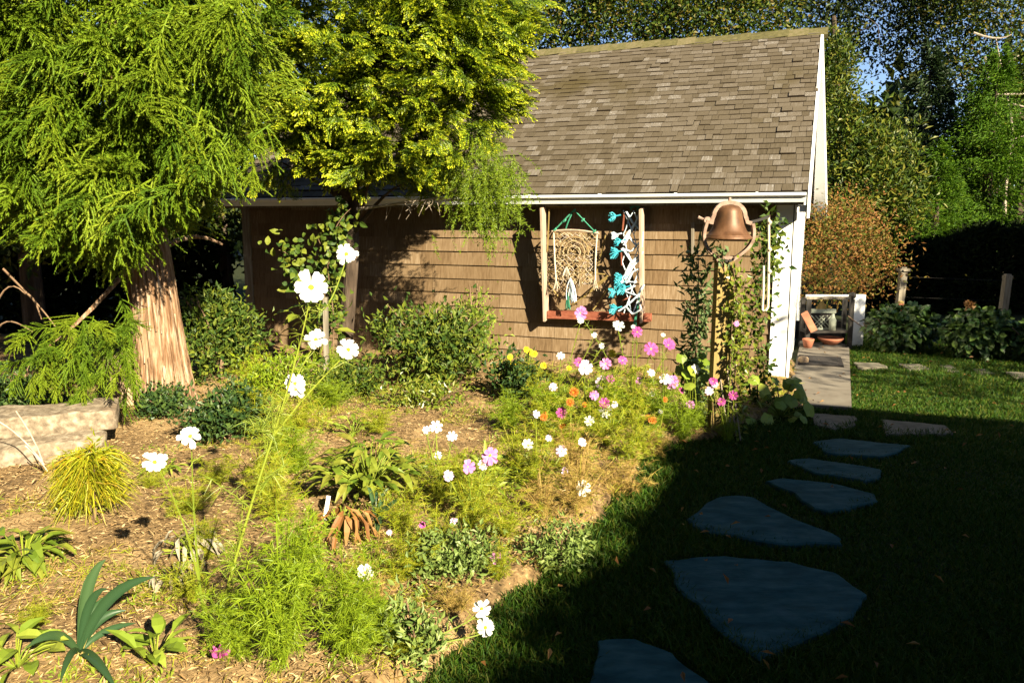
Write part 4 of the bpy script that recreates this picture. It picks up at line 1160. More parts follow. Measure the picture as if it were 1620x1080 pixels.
mk('net_panel', g, M['net'], mh)
g = Geo()
for x in (876, 945): cord(g, bez(W_(x, 366, NO), W_(x + (1 if x < 900 else -4), 410, NO), W_(x + (4 if x < 900 else -3), 448, NO), n=7), .008, 5)
mk('edge_cord', g, M['rope'], mh)
for px, py, mt in ((879, 450, 'rope'), (897, 430, 'rope'), (917, 446, 'net'), (941, 448, 'rope'), (902, 455, 'paleblue'), (907, 467, 'paleblue')):
    g = Geo(); q = W_(px, py - 8, NO + .01)
    for k in range(9):
        e = q + np.array([rn.normal() * .02, rn.normal() * .015, -.09 - .05 * rn.random()]); cord(g, bez(q, (q + e) / 2 + rn.normal(size=3) * .008, e, n=4), .005, 3)
    mk('tassel', g, M[mt], mh)
g = Geo(); q = W_(902, 440, NO + .02)
for k in range(16):
    e = W_(rn.uniform(895, 912), rn.uniform(465, 480), NO + rn.uniform(0, .04)); cord(g, bez(q, (q + e) / 2 + rn.normal(size=3) * .02, e, n=5), .006, 3)
mk('yarn_bunch', g, M['paleblue'], mh)
g = Geo(); q = W_(898, 462, NO + .02)
for k in range(9):
    e = W_(rn.uniform(893, 902), rn.uniform(480, 490), NO + .02); cord(g, bez(q, e, n=4), .007, 3)
mk('yarn_bunch', g, M['greencord'], mh)

bh = thing('rope_hanging', W_(990, 410, NO), 'pale blue rope netting with turquoise tassels at the right of the wooden rack', 'wall hanging')
g = Geo()
zig = [[(990, 335), (1000, 352), (1016, 368), (1014, 390)], [(1012, 335), (1005, 352), (993, 368), (985, 382)], [(992, 372), (1005, 388), (1012, 385)], [(1012, 382), (998, 398), (985, 394)], [(985, 394), (998, 414), (1014, 402)],
       [(1014, 405), (1000, 422), (990, 440)], [(998, 414), (990, 430), (984, 446)], [(1012, 424), (1000, 430), (992, 446)], [(990, 446), (1005, 446)], [(988, 460), (1004, 452)], [(990, 462), (1008, 468), (1018, 450)],
       [(1008, 468), (990, 484), (978, 492)], [(990, 486), (1000, 497), (1012, 490)], [(986, 388), (995, 372), (1003, 354)], [(1000, 416), (1016, 398)], [(984, 440), (996, 425), (1010, 412)]]
for z in zig:
    for dd in (0, 1.6):
        zp = np.array([W_(x + dd, y, NO + .02 + rn.normal() * .004) for x, y in z]); tq = np.linspace(0, len(z) - 1, 4 * len(z)); cord(g, [[np.interp(q_, np.arange(len(z)), zp[:, i_]) for i_ in range(3)] for q_ in tq], .0068, 5)
rows_ = 9
nodes = [[(986 + 15 * j + (7.5 if i % 2 else 0) + rn.normal() * 1.2, 332 + 20.5 * i + rn.normal() * 2.0) for j in range(3 - i % 2)] for i in range(rows_)]
for i in range(rows_ - 1):
    for j, a_ in enumerate(nodes[i]):
        for jj, b_ in enumerate(nodes[i + 1]):
            if abs(a_[0] - b_[0]) < 11:
                m_ = ((a_[0] + b_[0]) / 2 + rn.normal(), (a_[1] + b_[1]) / 2 + 1.5)
                cord(g, bez(W_(*a_, NO), W_(*m_, NO + .01), W_(*b_, NO), n=5), .0055, 5)
for z in zig[:9]:
    q = W_(*z[-1], NO + .02); tube(g, [q - [.012, 0, .008], q + [.012, -.01, .008]], .013, 5)
mk('rope_net', g, M['paleblue'], bh)
for px, py, sc, mt in ((970, 343, 1.0, 'turq'), (972, 372, .7, 'paleblue'), (978, 382, .9, 'turq'), (974, 399, 1.2, 'turq'), (982, 440, 1.3, 'turq'), (986, 455, 1.4, 'turq'), (970, 463, 1.0, 'turq'), (972, 488, 1.1, 'turq'), (980, 448, 1.2, 'turq')):
    g = Geo(); q = W_(px + 12, py - 3, NO + .02)
    cord(g, [q, W_(px + 4, py - 1, NO + .02)], .009, 5)
    for k in range(70):
        e = W_(px - 8 * sc * rn.random(), py + rn.uniform(-7, 9) * sc, NO + rn.uniform(-.03, .05))
        s = W_(px + 4, py - 1, NO + .02); cord(g, bez(s, (s + e) / 2 + rn.normal(size=3) * .016, e, n=4), .0042, 3)
    mk('tassel', g, M[mt], bh)
g = Geo()
for k in range(7): cord(g, bez(*[W_(1005 + rn.normal() * 6, 325 + rn.normal() * 5, NO) for _ in range(4)], n=7), .006, 4)
mk('green_tie', g, M['greencord'], bh); g = Geo()
for k in range(4): cord(g, bez(W_(1012, 470, NO), W_(1008 + rn.normal() * 3, 485, NO), W_(1006 + rn.normal() * 5, 515, NO), n=6), .006, 4)
mk('green_tie', g, M['greencord'], bh)
g = Geo()
for a, b_ in (((985, 475), (1000, 468)), ((988, 335), (985, 365)), ((983, 395), (984, 420))): beam(g, W_(*a, NO), W_(*b_, NO), .014, .014, NY)
mk('red_peg', g, M['redwood'], bh)

# ------------------------------------------------------------------ dinner bell on its post
BY = 6.12
pb = gp(1124, 692); pb = np.array([at(1133, 690, BY)[0], BY, 0.0])
post = thing('bell_post', pb, 'square weathered wooden post wrapped in vines, carrying the bell', 'post')
topz = at(1135, 412, BY)[2]
g = Geo(); beam(g, pb - [0, 0, .2], np.array([pb[0] + .01, BY, topz]), .125, .125, (0, 1, 0)); mk('shaft', g, M['postwood'], post)
k = m_per_px(BY - .05)
bc = at(1152, 376, BY - .02)          # centre of the bell mouth
bell = thing('dinner_bell', bc + [0, 0, -.18], 'large brown cast bell hung in a rusty iron cradle on the vine covered post', 'bell')
R0 = 36.5 * k
prof = [(0, 50), (7, 50), (13, 49), (17.5, 45), (19.5, 39), (21, 30), (23.5, 20), (27.5, 11), (32.5, 4.5), (33.6, 4.2), (33.8, 3.2), (36, 1), (37.2, -1), (36.5, -2.4), (33.5, -2.2), (30, 2), (22, 14), (18, 30), (14, 42), (0, 45)]
g = Geo(); lathe(g, [(r * k, z * k) for r, z in prof], bc, 40); mk('bell_body', g, M['bell'], bell, smooth=True)
def strap(g, pts, w, h):
    """flat iron bar along a path of (px dx, dz) about the bell in its own plane"""
    P = np.array([bc + np.array([x * k * .97, -x * k * .22 * 0 + y * k, z * k]) for x, y, z in pts])
    n = len(P); T = unit(np.gradient(P, axis=0)); Yv = np.array([0, 1.0, 0]); Nn = unit(np.cross(T, Yv)); V = []
    for i in range(n):
        V += [P[i] - Yv * w / 2 - Nn[i] * h / 2, P[i] - Yv * w / 2 + Nn[i] * h / 2, P[i] + Yv * w / 2 + Nn[i] * h / 2, P[i] + Yv * w / 2 - Nn[i] * h / 2]
    Q = []
    for i in range(n - 1):
        for j in range(4): Q.append((4 * i + j, 4 * i + (j + 1) % 4, 4 * i + 4 + (j + 1) % 4, 4 * i + 4 + j))
    Q += [(3, 2, 1, 0), (4 * n - 4, 4 * n - 3, 4 * n - 2, 4 * n - 1)]
    g.add(V, Q)
t = np.linspace(0, math.pi, 15)
pts = [(-29, 0, 21), (-27, 0, 30)] + [(-25 * math.cos(a) , 0, 34 + 20 * math.sin(a)) for a in t] + [(27, 0, 30), (29, 0, 24), (36, 0, 22)]
g = Geo(); strap(g, pts, 9 * k, 6 * k); yoke = mk('yoke', g, M['rust'], bell)
g = Geo(); tube(g, [bc + [0, 0, 49 * k], bc + [0, 0, 62 * k]], [3.2 * k, 2.2 * k], 8)
g2 = g; mk('crown_bolt', g2, M['rust'], yoke)
pts = bez((-34, 0, 27), (-42, 0, 8), (-46, 0, -16), (-22, 0, -28), (-4, 0, -38), n=14)
g = Geo(); strap(g, pts, 11 * k, 4.5 * k); tube(g, [bc + np.array([-34 * k, -.02, 27 * k]), bc + np.array([-34 * k, .02, 27 * k])], 5.5 * k, 10)
cr = mk('cradle', g, M['rust'], bell)
pts = bez((38, 0, 22), (42, 0, 6), (46, 0, -12), (24, 0, -24), (2, 0, -38), n=14)
g = Geo(); strap(g, pts, 11 * k, 4.5 * k); mk('cradle', g, M['rust'], bell)
g = Geo(); pz = topz - bc[2]
box(g, bc[0] - 19 * k, bc[0] + 6 * k, BY - .06, BY + .06, topz - .005, topz + .035); mk('cradle_foot', g, M['rust'], bell)
for dx in (-12, -5, 1):
    g = Geo(); tube(g, [bc + np.array([dx * k, -.05, -35 * k]), bc + np.array([dx * k, -.075, -35 * k])], 2.6 * k, 6); mk('bolt', g, M['iron'], bell)
g = Geo(); strap(g, bez((34, 0, 24), (50, 0, 27), (64, 0, 33), n=6), 5 * k, 4 * k); mk('crank_arm', g, M['iron'], bell)
g = Geo(); tube(g, [bc + np.array([x * k, 0, z * k]) for x, z in ((-48, 32), (-41, 29), (-36, 27))], [2.5 * k, 2 * k, 3 * k], 6); mk('pivot_pin', g, M['rust'], bell)
g = Geo(); tube(g, [bc + np.array([0, 0, 42 * k]), bc + np.array([3 * k, 0, 8 * k])], 1.2 * k, 5)
lathe(g, [(0, -3 * k), (4 * k, -1 * k), (5 * k, 3 * k), (3 * k, 7 * k), (0, 8 * k)], bc + np.array([3 * k, 0, 2 * k]), 10); mk('clapper', g, M['iron'], bell)
# bell rope
rp = thing('bell_rope', at(1212, 490, BY), 'cream bell rope hanging in a loop beside the white corner', 'rope')
P = [at(1216, 343, BY), at(1217, 380, BY), at(1216, 440, BY), at(1215, 485, BY), at(1211, 495, BY), at(1206, 490, BY), at(1208, 460, BY), at(1208, 420, BY)]
Q = bez(*P[:4], n=10).tolist() + bez(P[3], P[4], P[5], n=5)[1:].tolist() + bez(P[5], P[6], P[7], n=6)[1:].tolist()
g = Geo(); tube(g, Q, .0095, 7); mk('cord', g, M['rope'], rp)
g = Geo()
for py in (352, 395, 430): q = at(1217, py, BY); tube(g, [q - [0, 0, .015], q + [.004, -.004, 0], q + [0, 0, .015]], [.010, .017, .010], 7)
mk('knot', g, M['rope'], rp)
# thin thermometer board on wall
g = Geo(); o_ = thing('wall_slat', W_(1096, 385, .05), 'short pale slat fixed upright on the dark wall left of the bell', 'slat'); beam(g, W_(1096, 352, .05), W_(1096, 402, .05), .03, .02, NY); mk('slat', g, M['graywood'], o_)

# vines
def vine(name, base, label, wands, n, L, W, mat, cat='vine', seed=0, spread=.07, fine=False, up=.2):
    r = np.random.default_rng(seed); root = thing(name, base, label, cat)
    g = Geo(); P, D = [], []
    for w_ in wands:
        p = bez(*w_, n=14); tube(g, p, np.linspace(.007, .003, 14), 4, cap=False)
        m = n // len(wands); u = r.random(m)
        q = np.stack([np.interp(u, np.linspace(0, 1, 14), p[:, i]) for i in range(3)], 1) + r.normal(size=(m, 3)) * spread
        P.append(q); D.append(unit(r.normal(size=(m, 3)) + [.15, -.6, up]))
    mk('stem', g, M['twig'], root)
    P = np.concatenate(P); D = np.concatenate(D); N = unit(r.normal(size=P.shape) * .6 + [.3, -.8, .5]); n_ = len(P)
    g = Geo()
    if fine: fine_leaves(g, P, D, N, L * (.6 + .7 * r.random(n_)), W * (.7 + .5 * r.random(n_)), .35, .15, prof=(.3, 1, .9, .1))
    else: leaves(g, P, D, N, L * (.6 + .7 * r.random(n_)), W * (.7 + .5 * r.random(n_)), .2, .2)
    mk('foliage', g, mat, root); return root
bz = [pb + [.05, -.06, .02], pb + [.10, -.1, .4]]
vine('clematis', pb + [.12, -.06, 0], 'yellow green clematis climbing the right side of the bell post', [
    [at(1158, 690, 6.0), at(1176, 600, 5.98), at(1162, 500, 5.98), at(1166, 425, 6.0)], [at(1158, 690, 6.0), at(1164, 560, 5.97), at(1170, 480, 5.98), at(1160, 425, 6.0)],
    [at(1150, 690, 6.0), at(1190, 600, 6.0), at(1160, 500, 6.0), at(1180, 440, 6.05)], [at(1162, 690, 6.05), at(1168, 620, 5.98), at(1175, 560, 5.98), at(1160, 470, 5.98)]], 640, .052, .03, M['peonyleaf'], seed=81, spread=.038)
vine('clematis', pb + [.06, -.08, 0], 'small bright sprig growing up through the iron cradle below the bell', [[at(1146, 430, 6.0), at(1140, 410, 5.98), at(1130, 400, 5.98), at(1138, 388, 5.98)], [at(1146, 430, 6.0), at(1142, 410, 5.98), at(1146, 400, 5.98), at(1140, 392, 5.98)]], 44, .05, .03, M['mint'], seed=84, spread=.018)
vine('clematis', pb + [.45, .5, 0], 'dark green clematis on the trellis between bell post and white corner', [
    [at(1200, 640, 6.9), at(1190, 540, 6.9), at(1220, 450, 6.9), at(1200, 380, 6.9)], [at(1210, 640, 6.9), at(1215, 560, 6.9), at(1185, 500, 6.9), at(1215, 400, 6.9)],
    [at(1190, 640, 6.9), at(1170, 540, 6.9), at(1210, 470, 6.9), at(1218, 340, 7.0)], [at(1208, 430, 6.9), at(1214, 400, 7.0), at(1218, 370, 7.1), at(1222, 345, 7.2)]], 640, .065, .04, M['boxleaf'], seed=82, spread=.06)
vine('oleander', at(1105, 690, 6.6) * [1, 1, 0], 'upright grey green narrow leaved shrub left of the bell post', [
    [at(1095, 690, 6.6), at(1090, 600, 6.6), at(1102, 520, 6.6), at(1098, 445, 6.6)], [at(1100, 690, 6.6), at(1106, 600, 6.6), at(1088, 540, 6.6), at(1108, 460, 6.6)],
    [at(1100, 690, 6.6), at(1085, 640, 6.6), at(1100, 560, 6.6), at(1088, 590, 6.6)], [at(1100, 600, 6.5), at(1104, 500, 6.5), at(1106, 430, 6.4), at(1104, 400, 6.4)]], 720, .10, .028, M['mint'], 'shrub', seed=83, spread=.06, up=.6)
# nasturtium round leaves at the foot
def round_leaf_plant(name, base, label, centers, mat, size, seed, cat='plant'):
    r = np.random.default_rng(seed); root = thing(name, base, label, cat); base = np.array(base, float)
    g = Geo()
    for c in centers: tube(g, bez(base, (base + c) / 2 + [0, 0, .05], c, n=6), .003, 4, cap=False)
    mk('stem', g, M['stem'], root)
    for c in centers:
        rad = size * r.uniform(.7, 1.25); nrm = unit(np.array([r.normal() * .5 + .2, -.7 + r.normal() * .4, .8])); a = np.linspace(0, 2 * np.pi, 13)[:-1]
        S = unit(np.cross(nrm, [0, 1, .2])); U = np.cross(nrm, S)
        rim = [c + rad * (1 + .13 * math.sin(5 * t + r.normal() * .2)) * (math.cos(t) * S + math.sin(t) * U) - nrm * rad * .18 for t in a]
        g = Geo(); g.add(np.concatenate([[c], rim]), [(0, 1 + i, 1 + (i + 1) % 12) for i in range(12)]); mk('leaf', g, mat, root)
    return root
rl = np.random.default_rng(5)
cs = [at(rl.uniform(1190, 1282), rl.uniform(600, 672), 6.6 + rl.uniform(-.2, .3)) for _ in range(46)]
round_leaf_plant('nasturtium', at(1235, 668, 6.7) * [1, 1, 0], 'round leaved nasturtium mound at the foot of the white corner', cs, M['lime'], .055, 91)
cs = [at(rl.uniform(1078, 1118), rl.uniform(560, 660), 6.3 + rl.uniform(-.15, .2)) for _ in range(26)]
round_leaf_plant('nasturtium', at(1095, 680, 6.3) * [1, 1, 0], 'pale lobed leaves of a low plant left of the bell post foot', cs, M['lime'], .05, 92)
# canes leaning by the post
cn = thing('garden_canes', at(1160, 690, 5.95) * [1, 1, 0], 'thin pale canes leaning beside the bell post', 'canes')
for a, b_ in (((1172, 700), (1158, 600)), ((1165, 690), (1150, 580)), ((1152, 690), (1140, 600)), ((1148, 700), (1160, 640))):
    g = Geo(); tube(g, [at(*a, 5.95), at(*b_, 6.0)], .006, 5); mk('cane', g, M['palebark'], cn)

# ------------------------------------------------------------------ far end of the walk: gate frame, planter, fence, bushes
GY = 10.75
gf = thing('gate_frame', at(1352, 545, GY) * [1, 1, 0], 'white painted open gate frame at the far end of the walk', 'gate')
g = Geo(); p0 = at(1354, 545, GY); p1 = at(1354, 466, GY); box(g, p0[0] - .075, p0[0] + .075, GY - .04, GY + .04, -.02, p1[2]); mk('gate_post', g, M['white'], gf)
g = Geo(); a = at(1276, 466, GY); box(g, a[0], p0[0] - .077, GY - .03, GY + .03, p1[2] - .045, p1[2] - .002); mk('top_rail', g, M['white'], gf)
g = Geo(); box(g, a[0] - .05, p0[0] - .10, GY + .25, GY + .30, .05, .30); mk('back_board', g, M['iron'], gf)
bt = thing('garden_bench', at(1308, 548, 10.45) * [1, 1, 0], 'dark low table with a pale rail holding pots at the end of the walk', 'table')
xa, xb = at(1272, 540, 10.45)[0], at(1345, 540, 10.45)[0]
zt = at(1310, 472, 10.45)[2]
for x in (xa + .02, xb - .03):
    for y in (10.40, 10.62):
        g = Geo(); box(g, x - .025, x + .025, y - .025, y + .025, -.02, zt - .005); mk('leg', g, M['iron'], bt)
g = Geo(); box(g, xa - .02, xb - .06, 10.37, 10.40, zt - .004, zt + .03); mk('rail', g, M['graywood'], bt)
g = Geo(); lathe(g, [(0, -.045), (.035, -.03), (.05, 0), (.035, .035), (0, .05)], (xb - .03, 10.40, zt + .04), 12); mk('finial', g, M['iron'], bt)
zs = at(1310, 522, 10.45)[2]
g = Geo(); box(g, xa - .01, xb - .06, 10.38, 10.64, zs - .03, zs); mk('shelf', g, M['iron'], bt)
g = Geo(); box(g, xa - .01, xb - .06, 10.38, 10.64, .03, .055); mk('shelf', g, M['iron'], bt)
lp = thing('lattice_planter', (at(1306, 520, 10.5)[0], 10.5, zs), 'grey green lattice fronted planter box on the dark table', 'planter')
x0, x1 = at(1283, 500, 10.5)[0], at(1322, 500, 10.5)[0]; z1 = at(1300, 489, 10.5)[2]
g = Geo(); box(g, x0, x1, 10.52, 10.60, zs, z1); mk('box', g, M['iron'], lp)
for i in range(9):
    for sg in (1, -1):
        u = x0 - .1 + (x1 - x0 + .1) * i / 8; h = (z1 - zs) * .85
        a = np.array([u, 10.50 + .004 * sg, zs + .02]); b_ = np.array([u + sg * h * .7, 10.50 + .004 * sg, zs + .02 + h * .72])
        if x0 < min(a[0], b_[0]) and max(a[0], b_[0]) < x1:
            g = Geo(); beam(g, a, b_, .012, .006, (0, 1, 0)); mk('lath', g, M['lattice'], lp)
g = Geo(); box(g, x0, x1, 10.49, 10.515, z1 - .05, z1); box(g, x0, x1, 10.49, 10.515, zs, zs + .02); mk('frame', g, M['lattice'], lp)
g = Geo(); g.add([(x0 + .06, 10.5, z1), (x1 - .12, 10.5, z1), ((x0 + x1) / 2 - .02, 10.5, z1 + .13), (x0 + .06, 10.53, z1), (x1 - .12, 10.53, z1), ((x0 + x1) / 2 - .02, 10.53, z1 + .13)], [(0, 1, 2), (5, 4, 3)])
mk('pediment', g, M['petaly'] if False else M['postwood'], lp)
wb = thing('watering_can', (at(1317, 505, 10.43)[0], 10.42, zs), 'small pale green bottle shaped can beside the lattice planter', 'can')
g = Geo(); lathe(g, [(0, 0), (.045, 0), (.047, .14), (.03, .17), (.018, .2), (.018, .22), (0, .22)], (at(1317, 505, 10.43)[0], 10.42, zs), 14); mk('body', g, M['lattice'], wb, smooth=True)
tb = thing('terracotta_tile', (at(1282, 535, 10.3)[0], 10.3, .03), 'reddish clay tile leaning against the dark table', 'tile')
g = Geo(); beam(g, at(1272, 494, 10.36), at(1288, 524, 10.28), .09, .02, (0, 1, 0)); mk('tile', g, M['terracotta'], tb)
cp = thing('clay_pot', (at(1279, 532, 10.3)[0], 10.3, .035), 'small round clay pot under the leaning tile', 'pot')
g = Geo(); lathe(g, [(0, 0), (.05, 0), (.07, .09), (.075, .10), (.075, .12), (.062, .12), (.055, .03), (0, .03)], (at(1279, 532, 10.3)[0], 10.3, .035), 16); mk('pot', g, M['terracotta'], cp, smooth=True)
bw = thing('clay_bowl', (at(1312, 535, 10.5)[0], 10.46, .055), 'wide brown clay bowl on the lower shelf of the dark table', 'bowl')
g = Geo(); lathe(g, [(0, 0), (.08, 0), (.15, .06), (.17, .09), (.155, .09), (.07, .02), (0, .02)], (at(1312, 535, 10.5)[0], 10.46, .057), 20); mk('bowl', g, M['terracotta'], bw, smooth=True)
# door mat on the walk
mw = [gp(1264, 562, .04), gp(1330, 566, .04), gp(1335, 580, .04), gp(1262, 576, .04)]
g = Geo(); g.ngon([q + [0, 0, .012] for q in mw][::-1])
for i in range(4):
    a, b_ = mw[i], mw[(i + 1) % 4]; g.add([a - [0, 0, .006], b_ - [0, 0, .006], b_ + [0, 0, .012], a + [0, 0, .012]], [(0, 1, 2, 3)])
o = mk('door_mat', g, M['mat']); tag(o, 'flat dark door mat lying across the concrete walk', 'mat')

FY = 12.6
for (px, pt, pbm, w_, capd, lb) in ((1429, 426, 492, .10, True, 'wooden fence post with a wide flared cap, behind the left leafy bush'), (1594, 437, 515, .10, False, 'plain square wooden fence post at the right edge of the photo')):
    a = at(px, pt, FY); root = thing('fence_post', (a[0], FY, 0), lb, 'fence post', 'wooden posts of the wire fence')
    g = Geo(); b0 = np.array([a[0] - .035, FY, -.1]); beam(g, b0, a - [0, 0, .03], w_, w_, (0, 1, 0)); mk('shaft', g, M['graywood'], root)
    g = Geo(); e = .03 if capd else .006
    box(g, a[0] - w_ / 2 - e, a[0] + w_ / 2 + e, FY - w_ / 2 - e, FY + w_ / 2 + e, a[2] - .028, a[2] + .012); box(g, a[0] - .04, a[0] + .04, FY - .04, FY + .04, a[2] + .013, a[2] + .035); mk('cap', g, M['graywood'], root)
wf = thing('fence_wire', at(1510, 520, FY) * [1, 1, 0], 'thin wire strung between the two wooden fence posts', 'wire')
for z0 in (438, 470):
    g = Geo(); tube(g, bez(at(1434, z0, FY), at(1510, z0 + 3, FY), at(1590, z0 + 6, FY), n=8), .002, 4); mk('strand', g, M['iron'], wf)
lb = thing('lantern', at(1424, 492, 12.3), 'small amber jar lantern hung low on the capped post', 'lantern')
q = at(1424, 492, 12.35); g = Geo(); lathe(g, [(0, -.06), (.05, -.06), (.06, 0), (.06, .09), (.045, .12), (0, .12)], q, 12); mk('jar', g, M['petalo'] if False else M['terracotta'], lb, smooth=True)
g = Geo(); lathe(g, [(0, .121), (.04, .121), (.045, .15), (0, .165)], q, 12); mk('lid', g, M['postwood'], lb)
def bush2(px, py, w, h, n, label, seed):
    r = np.random.default_rng(seed); b = gp(px, py); root = thing('hydrangea_bush', b, label, 'shrub', 'leafy bushes along the fence')
    g = Geo()
    for q in range(10):
        e = b + np.array([r.normal() * w * .25, r.normal() * .15, h * r.uniform(.5, .9)]); tube(g, [b - [0, 0, .03], (b + e) / 2 + r.normal(size=3) * .03, e], [.012, .009, .005], 4)
    mk('stem', g, M['twig'], root)
    d = unit(r.normal(size=(n, 3)) + [0, -.5, .3]); P = b + [0, 0, h * .5] + d * np.array([w / 2, .38, h * .5]) * (.55 + .45 * r.random((n, 1)))
    g = Geo(); fine_leaves(g, P, unit(d + r.normal(size=(n, 3)) * .6 + [0, 0, -.1]), unit(d * .7 + r.normal(size=(n, 3)) * .4 + [0, 0, .8]), .10 * (.6 + .6 * r.random(n)), .07, .3, .12, prof=(.3, 1, .85, .05)); mk('foliage', g, M['darkleaf'], root)
    return root, b
bush2(1422, 556, .92, .62, 900, 'leafy green bush in front of the capped fence post', 95)
rt, b = bush2(1545, 566, .95, .62, 950, 'leafy green bush bearing one faded orange bloom', 96)
g = Geo(); q = at(1533, 483, b[1] - .1)
P = np.repeat(q[None], 60, 0) + rnd_dirs(60) * .035; leaves(g, P, rnd_dirs(60, .3), rnd_dirs(60), .05, .04, .3, .3); o = mk('bloom', g, M['petalp'] if False else M['brown'], rt); tag(o, 'faded orange bloom')
bush2(1650, 572, .9, .5, 600, 'leafy bush cut off by the right edge of the photo', 97)

# ------------------------------------------------------------------ flowers
def petal_geo(mi=0, notch=True):
    g = Geo()
    V = [(.10, -.05, 0), (.10, .05, 0), (.55, -.22, .10), (.55, 0, .0), (.55, .22, .10), (.88, -.25, .02), (1.0, -.10, -.06), (.93, 0, -.04), (1.0, .11, -.06), (.87, .24, .02)]
    g.add(V, [(0, 2, 3), (0, 3, 1), (1, 3, 4), (2, 5, 6), (2, 6, 3), (3, 6, 7), (3, 7, 8), (3, 8, 4), (4, 8, 9)], mi)
    return g
PET = {}
for c in ('w', 'p', 'm', 'l', 'b', 'o', 'y'): PET[c] = petal_geo().mesh('petal', M['petal' + c])
g = Geo(); lathe(g, [(0, .10), (.10, .09), (.17, .04), (.17, -.02), (.06, -.10), (0, -.12)], (0, 0, 0), 10); EYE = g.mesh('flower', M['eye'])
HEAD = {}
for c, npet in (('w', 7), ('p', 8), ('m', 8), ('l', 8), ('b', 7), ('o', 9), ('y', 9)):
    for var in range(3):
        g = Geo(); pv = np.concatenate(petal_geo().V); pf = np.concatenate(petal_geo().F[3]); rr_ = np.random.default_rng(var + 10)
        layers = (0, 1) if c in 'oy' else (0,)
        for ly in layers:
            for i in range(npet):
                a = 2 * math.pi * (i + .5 * ly) / npet + rr_.normal() * .1; el = (.15 + .12 * var) + .45 * ly + rr_.normal() * .15; s = 1 - .28 * ly
                Rm = np.array(Matrix.Rotation(a, 3, 'Z') @ Matrix.Rotation(-el, 3, 'Y')); g.add((pv * s) @ Rm.T, pf, 0)
        lathe(g, [(0, .06), (.09, .05), (.14, .02), (.13, -.03), (0, -.12)], (0, 0, 0), 8, 1)
        HEAD[c, var] = g.mesh('flower', [M['petal' + c], M['eye']])
def put_flower(parent, pos, face, size, c, seed, fine=None, npet=8, cup=.1, spin=None):
    r = np.random.default_rng(seed); q = Vector([float(x) for x in face]).normalized().to_track_quat('Z', 'Y') @ Matrix.Rotation(r.uniform(0, 6.28), 3, 'Z').to_quaternion()
    if fine:
        o = bpy.data.objects.new('flower', EYE); o.parent = parent; o.location = Vector([float(x) for x in pos]) - wloc(parent); o.rotation_mode = 'QUATERNION'; o.rotation_quaternion = q; o.scale = (size / 2,) * 3; COL.objects.link(o)
        for i in range(npet):
            p = bpy.data.objects.new('petal', PET[c]); p.parent = o; a = 2 * math.pi * i / npet + r.normal() * .07
            p.rotation_euler = (r.normal() * .25, -cup + r.normal() * .28, a); p.scale = (r.uniform(.80, 1.06), (8 / npet) * r.uniform(.95, 1.12), 1); COL.objects.link(p)
    else:
        o = bpy.data.objects.new('flower', HEAD[c, int(r.integers(3))]); o.parent = parent; o.location = Vector([float(x) for x in pos]) - wloc(parent); o.rotation_mode = 'QUATERNION'; o.rotation_quaternion = q; o.scale = (size / 2,) * 3; COL.objects.link(o)
def thread_mesh(seed, n=2600, mat='cosmos', ns=26):
    """feathery cosmos foliage in a unit dome: stems carrying whorls of thread leaves"""
    r = np.random.default_rng(seed); g = Geo(); P, D = [], []
    for k in range(ns):
        th = r.uniform(0, 6.28); q = r.random() ** .7 * .9
        e = np.array([math.cos(th) * q * .5, math.sin(th) * q * .5, (.45 + .65 * r.random()) * (1 - .30 * q * q)])
        path = bez((0, 0, 0), (e[0] * .3, e[1] * .3, e[2] * .5), e, n=8); tube(g, path, np.linspace(.006, .003, 8), 3, cap=False)
        m = n // ns
        for j in range(max(3, m // 26)):
            u = .22 + .78 * r.random(); c = np.array([np.interp(u, np.linspace(0, 1, 8), path[:, i]) for i in range(3)])
            side = unit(r.normal(size=3) + [0, 0, .35]); ln = .12 + .10 * r.random()
            # a pinnate leaf: rachis with threads either side
            s = r.random(26); cc = c + side * ln * s[:, None]; P.append(cc)
            D.append(unit(side + r.normal(size=(26, 3)) * .75))
    P = np.concatenate(P); D = np.concatenate(D)
    blades(g, P, D, .05 + .05 * r.random(len(P)), .0055, .25, seg=2)
    return g
TM = {}
for mat in ('cosmos', 'cosmosy', 'straw'):
    for v in range(3): TM[mat, v] = thread_mesh(500 + v, {'cosmos': 6000, 'cosmosy': 3300, 'straw': 3600}[mat], mat, {'cosmos': 26, 'cosmosy': 18, 'straw': 20}[mat]).mesh('foliage', M[mat])
FC = [0]
